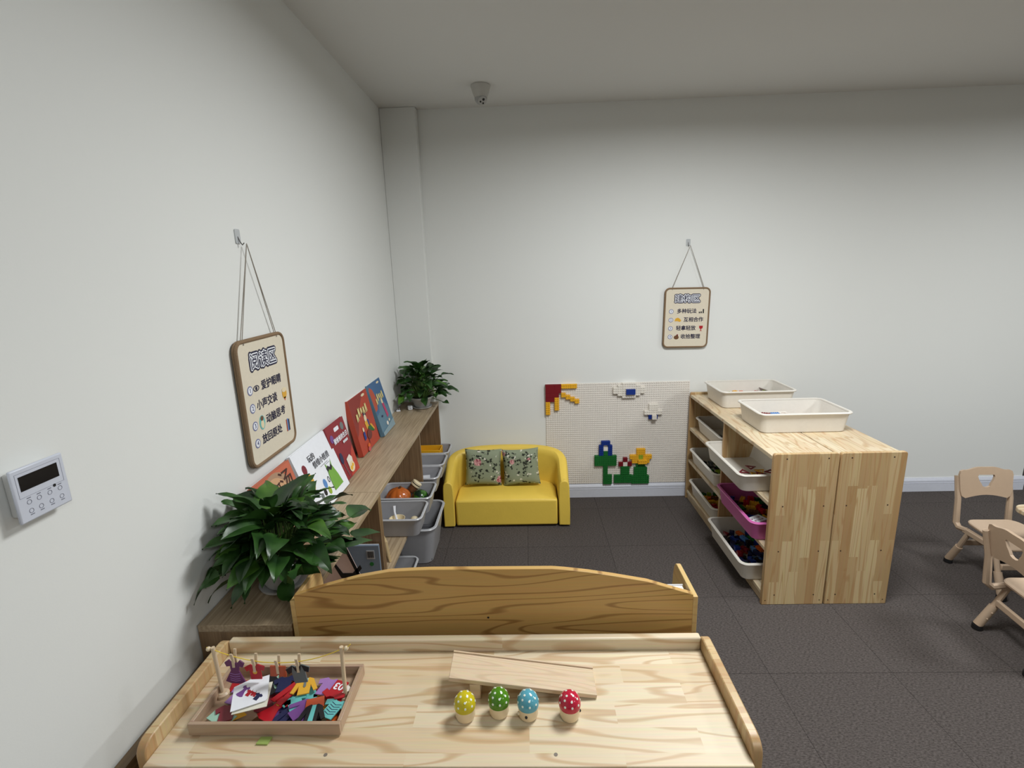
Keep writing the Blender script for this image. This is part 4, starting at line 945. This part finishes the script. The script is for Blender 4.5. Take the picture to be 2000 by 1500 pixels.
hang(.655, 'shirt', 1.02, 'grey', 'grey and black wooden shirt hanging last on the line', lambda g: (flat([(-.010, .022), (-.004, .018), (0, .008), (.004, .018), (.010, .022), (.006, .010), (0, .002), (-.006, .010)], C('black'), g, .0026, 'collar'),
     flat([(.010, .022), (.026, .014), (.022, .002), (.014, .006)], C('black'), g, .0026, 'sleeve'), flat([(-.010, .022), (-.026, .014), (-.022, .002), (-.014, .006)], C('black'), g, .0026, 'sleeve')), .12)
# pile of garments inside the tray
placed = []
def lay(shape, col, x, y, rot, label, s=1.0, deco=None, group=None, tilt=(0, 0)):
    r = .020*s
    x = min(max(x, O.x-.128), O.x+.128); y = min(max(y, O.y-.051), O.y+.051)
    z = O.z+.0065
    for (px, py, pr_, pz) in placed:
        if math.hypot(px-x, py-y) < (pr_+r)*.92: z = max(z, pz+.0027)
    placed.append((x, y, r, z))
    fn, nm = SHP[shape]
    g_ = thing('wooden_garment', label, 'toy garment', (x, y, z), 0, group); g_.rotation_euler = (tilt[0], tilt[1], rot)
    MB().prism(fn(s), 0, .0022).build('garment', C(col), g_)
    if deco: deco(g_)
    return g_
rnd = random.Random(12)
fill = []
for k in range(20):
    fill.append((rnd.choice(list(SHP)), rnd.choice(['black', 'navy', 'maroon', 'teal', 'red', 'orange', 'mint', 'purple', 'gold', 'brown']), O.x-.12+.24*((k*7) % 20)/19, O.y+rnd.choice([-.04, 0, .04]), rnd.uniform(0, 6.28)))
for shp, col, x, y, r in fill:
    lay(shp, col, x, y, r, '%s wooden %s under others in the tray pile' % (col, SHP[shp][1]), .95, group='%s wooden %s under others in the tray pile' % (col, SHP[shp][1]))
lay('pants', 'mint', .235, -2.638, 1.2, 'mint wooden trousers in the front left corner of the tray')
lay('shirt', 'maroon', .243, -2.622, .3, 'maroon wooden shirt left of the white card')
lay('shirt', 'lilac', .236, -2.572, -.3, 'lilac wooden shirt behind the white card')
lay('pants', 'black', .303, -2.545, .8, 'black wooden trousers behind the white card')
lay('shirt', 'navy', .330, -2.548, .2, 'navy wooden shirt near the back of the tray')
lay('pants', 'navy', .368, -2.628, -.5, 'navy wooden trousers along the front of the tray')
lay('shirt', 'teal', .378, -2.600, .6, 'pale teal wooden shirt at the middle of the pile')
lay('pants', 'red', .350, -2.575, -.5, 'long red wooden trousers at the middle of the pile', 1.05)
lay('dress', 'red', .340, -2.612, -.45, 'red wooden dress with orange bow beside the card', 1.0, lambda g: flat(ell(.006, .004, 0, .01), C('gold'), g, .0023, 'bow'))
lay('long', 'gold', .382, -2.560, .25, 'mustard yellow wooden top with a tie', .95, lambda g: (flat([(-.006, .020), (.006, .020), (.004, .010), (-.004, .010)], C('mint'), g, .0023, 'shirt_front'), flat([(-.002, .018), (.002, .018), (.003, -.002), (0, -.006), (-.003, -.002)], C('grey'), g, .0026, 'tie')))
lay('shirt', 'lilac', .430, -2.556, -.2, 'checked lilac wooden shirt at the back of the tray', 1.05)
lay('long', 'purple', .402, -2.618, -.75, 'purple long-sleeved wooden top at the middle front', 1.05)
lay('shorts', 'rust', .424, -2.605, .3, 'rust wooden shorts under the black suit')
lay('long', 'black', .430, -2.636, .15, 'black wooden suit top with pale shirt front', .95, lambda g: flat([(-.004, .020), (.004, .020), (.005, -.020), (-.005, -.020)], C('teal'), g, .0023, 'shirt_front'))
lay('shirt', 'orange', .483, -2.638, -.5, 'orange wooden shirt in the front right corner', .8)
lay('shirt', 'teal', .466, -2.616, -.35, 'teal striped wooden shirt near the right pole', 1.05, lambda g: stripes(g, .0023, 'navy', (-.016, -.010, -.004, .002, .008), .012, .35))
g = lay('skirt', 'white', .484, -2.566, .5, 'cream wooden piece behind the right pole', .9)
g = lay('shirt', 'red', .458, -2.570, PI-.25, 'red wooden sports shirt numbered 03 beside the right pole', 1.05)
text('03', .024, M_WHITE, g, 0, -.008, .0026, .0006)
# white card on the pile
t = thing('picture_card', 'white picture card showing a clothesline, lying on the garment pile', 'card', (.286, -2.600, .8095), 0); t.rotation_euler = (.12, -.05, .38)
MB().prism([(-.036, -.030), (.030, -.030), (.034, -.026), (.034, .034), (.004, .034), (-.002, .038), (-.036, .030)], 0, .0012).build('card', M_WHITE, t)
cd_ = [(DRESS(.42), 'purple', -.016, .012), (SHIRT(.32), 'red', -.004, .002), (SHORTS(.32), 'red', .006, -.005), (SHIRT(.36), 'navy', .014, -.014)]
for k, (pl, col, cx, cy) in enumerate(cd_):
    a = -.75; flat([(cx+px*math.cos(a)-py*math.sin(a), cy+px*math.sin(a)+py*math.cos(a)) for px, py in pl], C(col), t, .0013, 'picture', .0003)
for k in range(5): flat([(-.012+.007*k, .018-.007*k), (-.011+.007*k, .018-.007*k), (-.010+.007*k, .024-.007*k)], C('brown'), t, .0013, 'picture', .0003)
t = thing('picture_card', 'second white card tucked beneath the clothesline picture card', 'card', (.292, -2.606, .8045), 0); t.rotation_euler = (.10, -.05, .25)
MB().box(-.034, .034, -.030, .030, 0, .0012).build('card', plain('card_cream', (226, 222, 206), .6), t)
o = MB().prism([(-.013, -.006), (.010, -.009), (.014, .007), (-.009, .009)], 0, .003).build('green_slip', plain('slip_green', (150, 170, 92), .4), None, (.345, -2.672, ZD), rot=(0, 0, .1)); tag(o, 'small green slip poking out in front of the clothesline tray', 'slip')

# ramp and mushroom toys
t = thing('toy_ramp', 'pale wooden ramp leaning down to the right on the table', 'toy ramp', (.705, -2.536, ZD), 0)
ang = math.atan2(.047, .318); Mx = Matrix.Translation((.0, 0, .047)) @ Matrix.Rotation(ang, 4, 'Y')
MB().box(0, .322, -.038, .038, -.0, .010, 0, Mx).build('ramp_board', BEECH, t, bevel=.0012)
MB().box(0, .322, .034, .038, .010, .0135, 0, Mx).build('ramp_lip', BEECH, t, bevel=.0008)
MB().box(.045, .068, -.036, .036, 0, .036).build('ramp_support', BEECH, t, bevel=.001)
def mushroom(label, x, y, col, eye_, ear):
    t = thing('mushroom_toy', label, 'toy', (x, y, ZD), 0, 'four spotted mushroom toys in a row')
    MB().lathe([(.014, 0), (.0185, .002), (.0205, .008), (.0205, .028), (.018, .034)], 32).build('body', plain('toy_maple', (228, 206, 168), .35), t, smooth=True)
    m = MB(); prof = [(.0195, .026), (.0222, .0275), (.0228, .033)] + [(.0228*math.cos(a), .033+.026*math.sin(a)) for a in [PI/2*k/8 for k in range(1, 9)]]
    prof[-1] = (.0002, .059); m.lathe(prof, 36, 0)
    for ring, (el, cnt) in enumerate(((.30, 9), (.75, 7), (1.15, 4))):
        for k in range(cnt):
            az = 2*PI*k/cnt + ring*.4; c_ = Vector((.0229*math.cos(el)*math.cos(az), .0229*math.cos(el)*math.sin(az), .033+.0261*math.sin(el)))
            nrm = Vector((math.cos(el)*math.cos(az), math.cos(el)*math.sin(az), math.sin(el)*.88)).normalized()
            q = Vector((0, 0, 1)).rotation_difference(nrm).to_matrix().to_4x4(); m.lathe([(.0023, -.0004), (.0023, .0002), (.0012, .0004)], 10, 1, Matrix.Translation(c_) @ q)
    m.build('cap', [plain('toycap_'+col[0], col[1], .15), plain('toy_dot', (232, 238, 226), .3)], t, smooth=True)
    if eye_: MB().ball((0, 0, 0), .0028, 8, sz=1.3).build('eye', M_BLACK, t, (eye_[0], eye_[1], eye_[2]), smooth=True)
    if ear: MB().ball((0, 0, 0), .0036, 8).build('nose', M_BEAD, t, ear, smooth=True)
mushroom('spotted mushroom toy with yellow cap, leftmost of the row on the table', .745, -2.617, ('yellow', (196, 180, 30)), None, None)
mushroom('spotted mushroom toy with green cap, beside the yellow-capped one', .815, -2.608, ('green', (76, 128, 24)), None, None)
mushroom('spotted mushroom toy with light blue cap and a black eye', .876, -2.614, ('blue', (88, 160, 178)), (-.004, -.0200, .016), (-.0195, -.008, .014))
mushroom('spotted mushroom toy with red cap, rightmost of the row on the table', .962, -2.616, ('red', (186, 30, 58)), (.0205, -.002, .016), None)
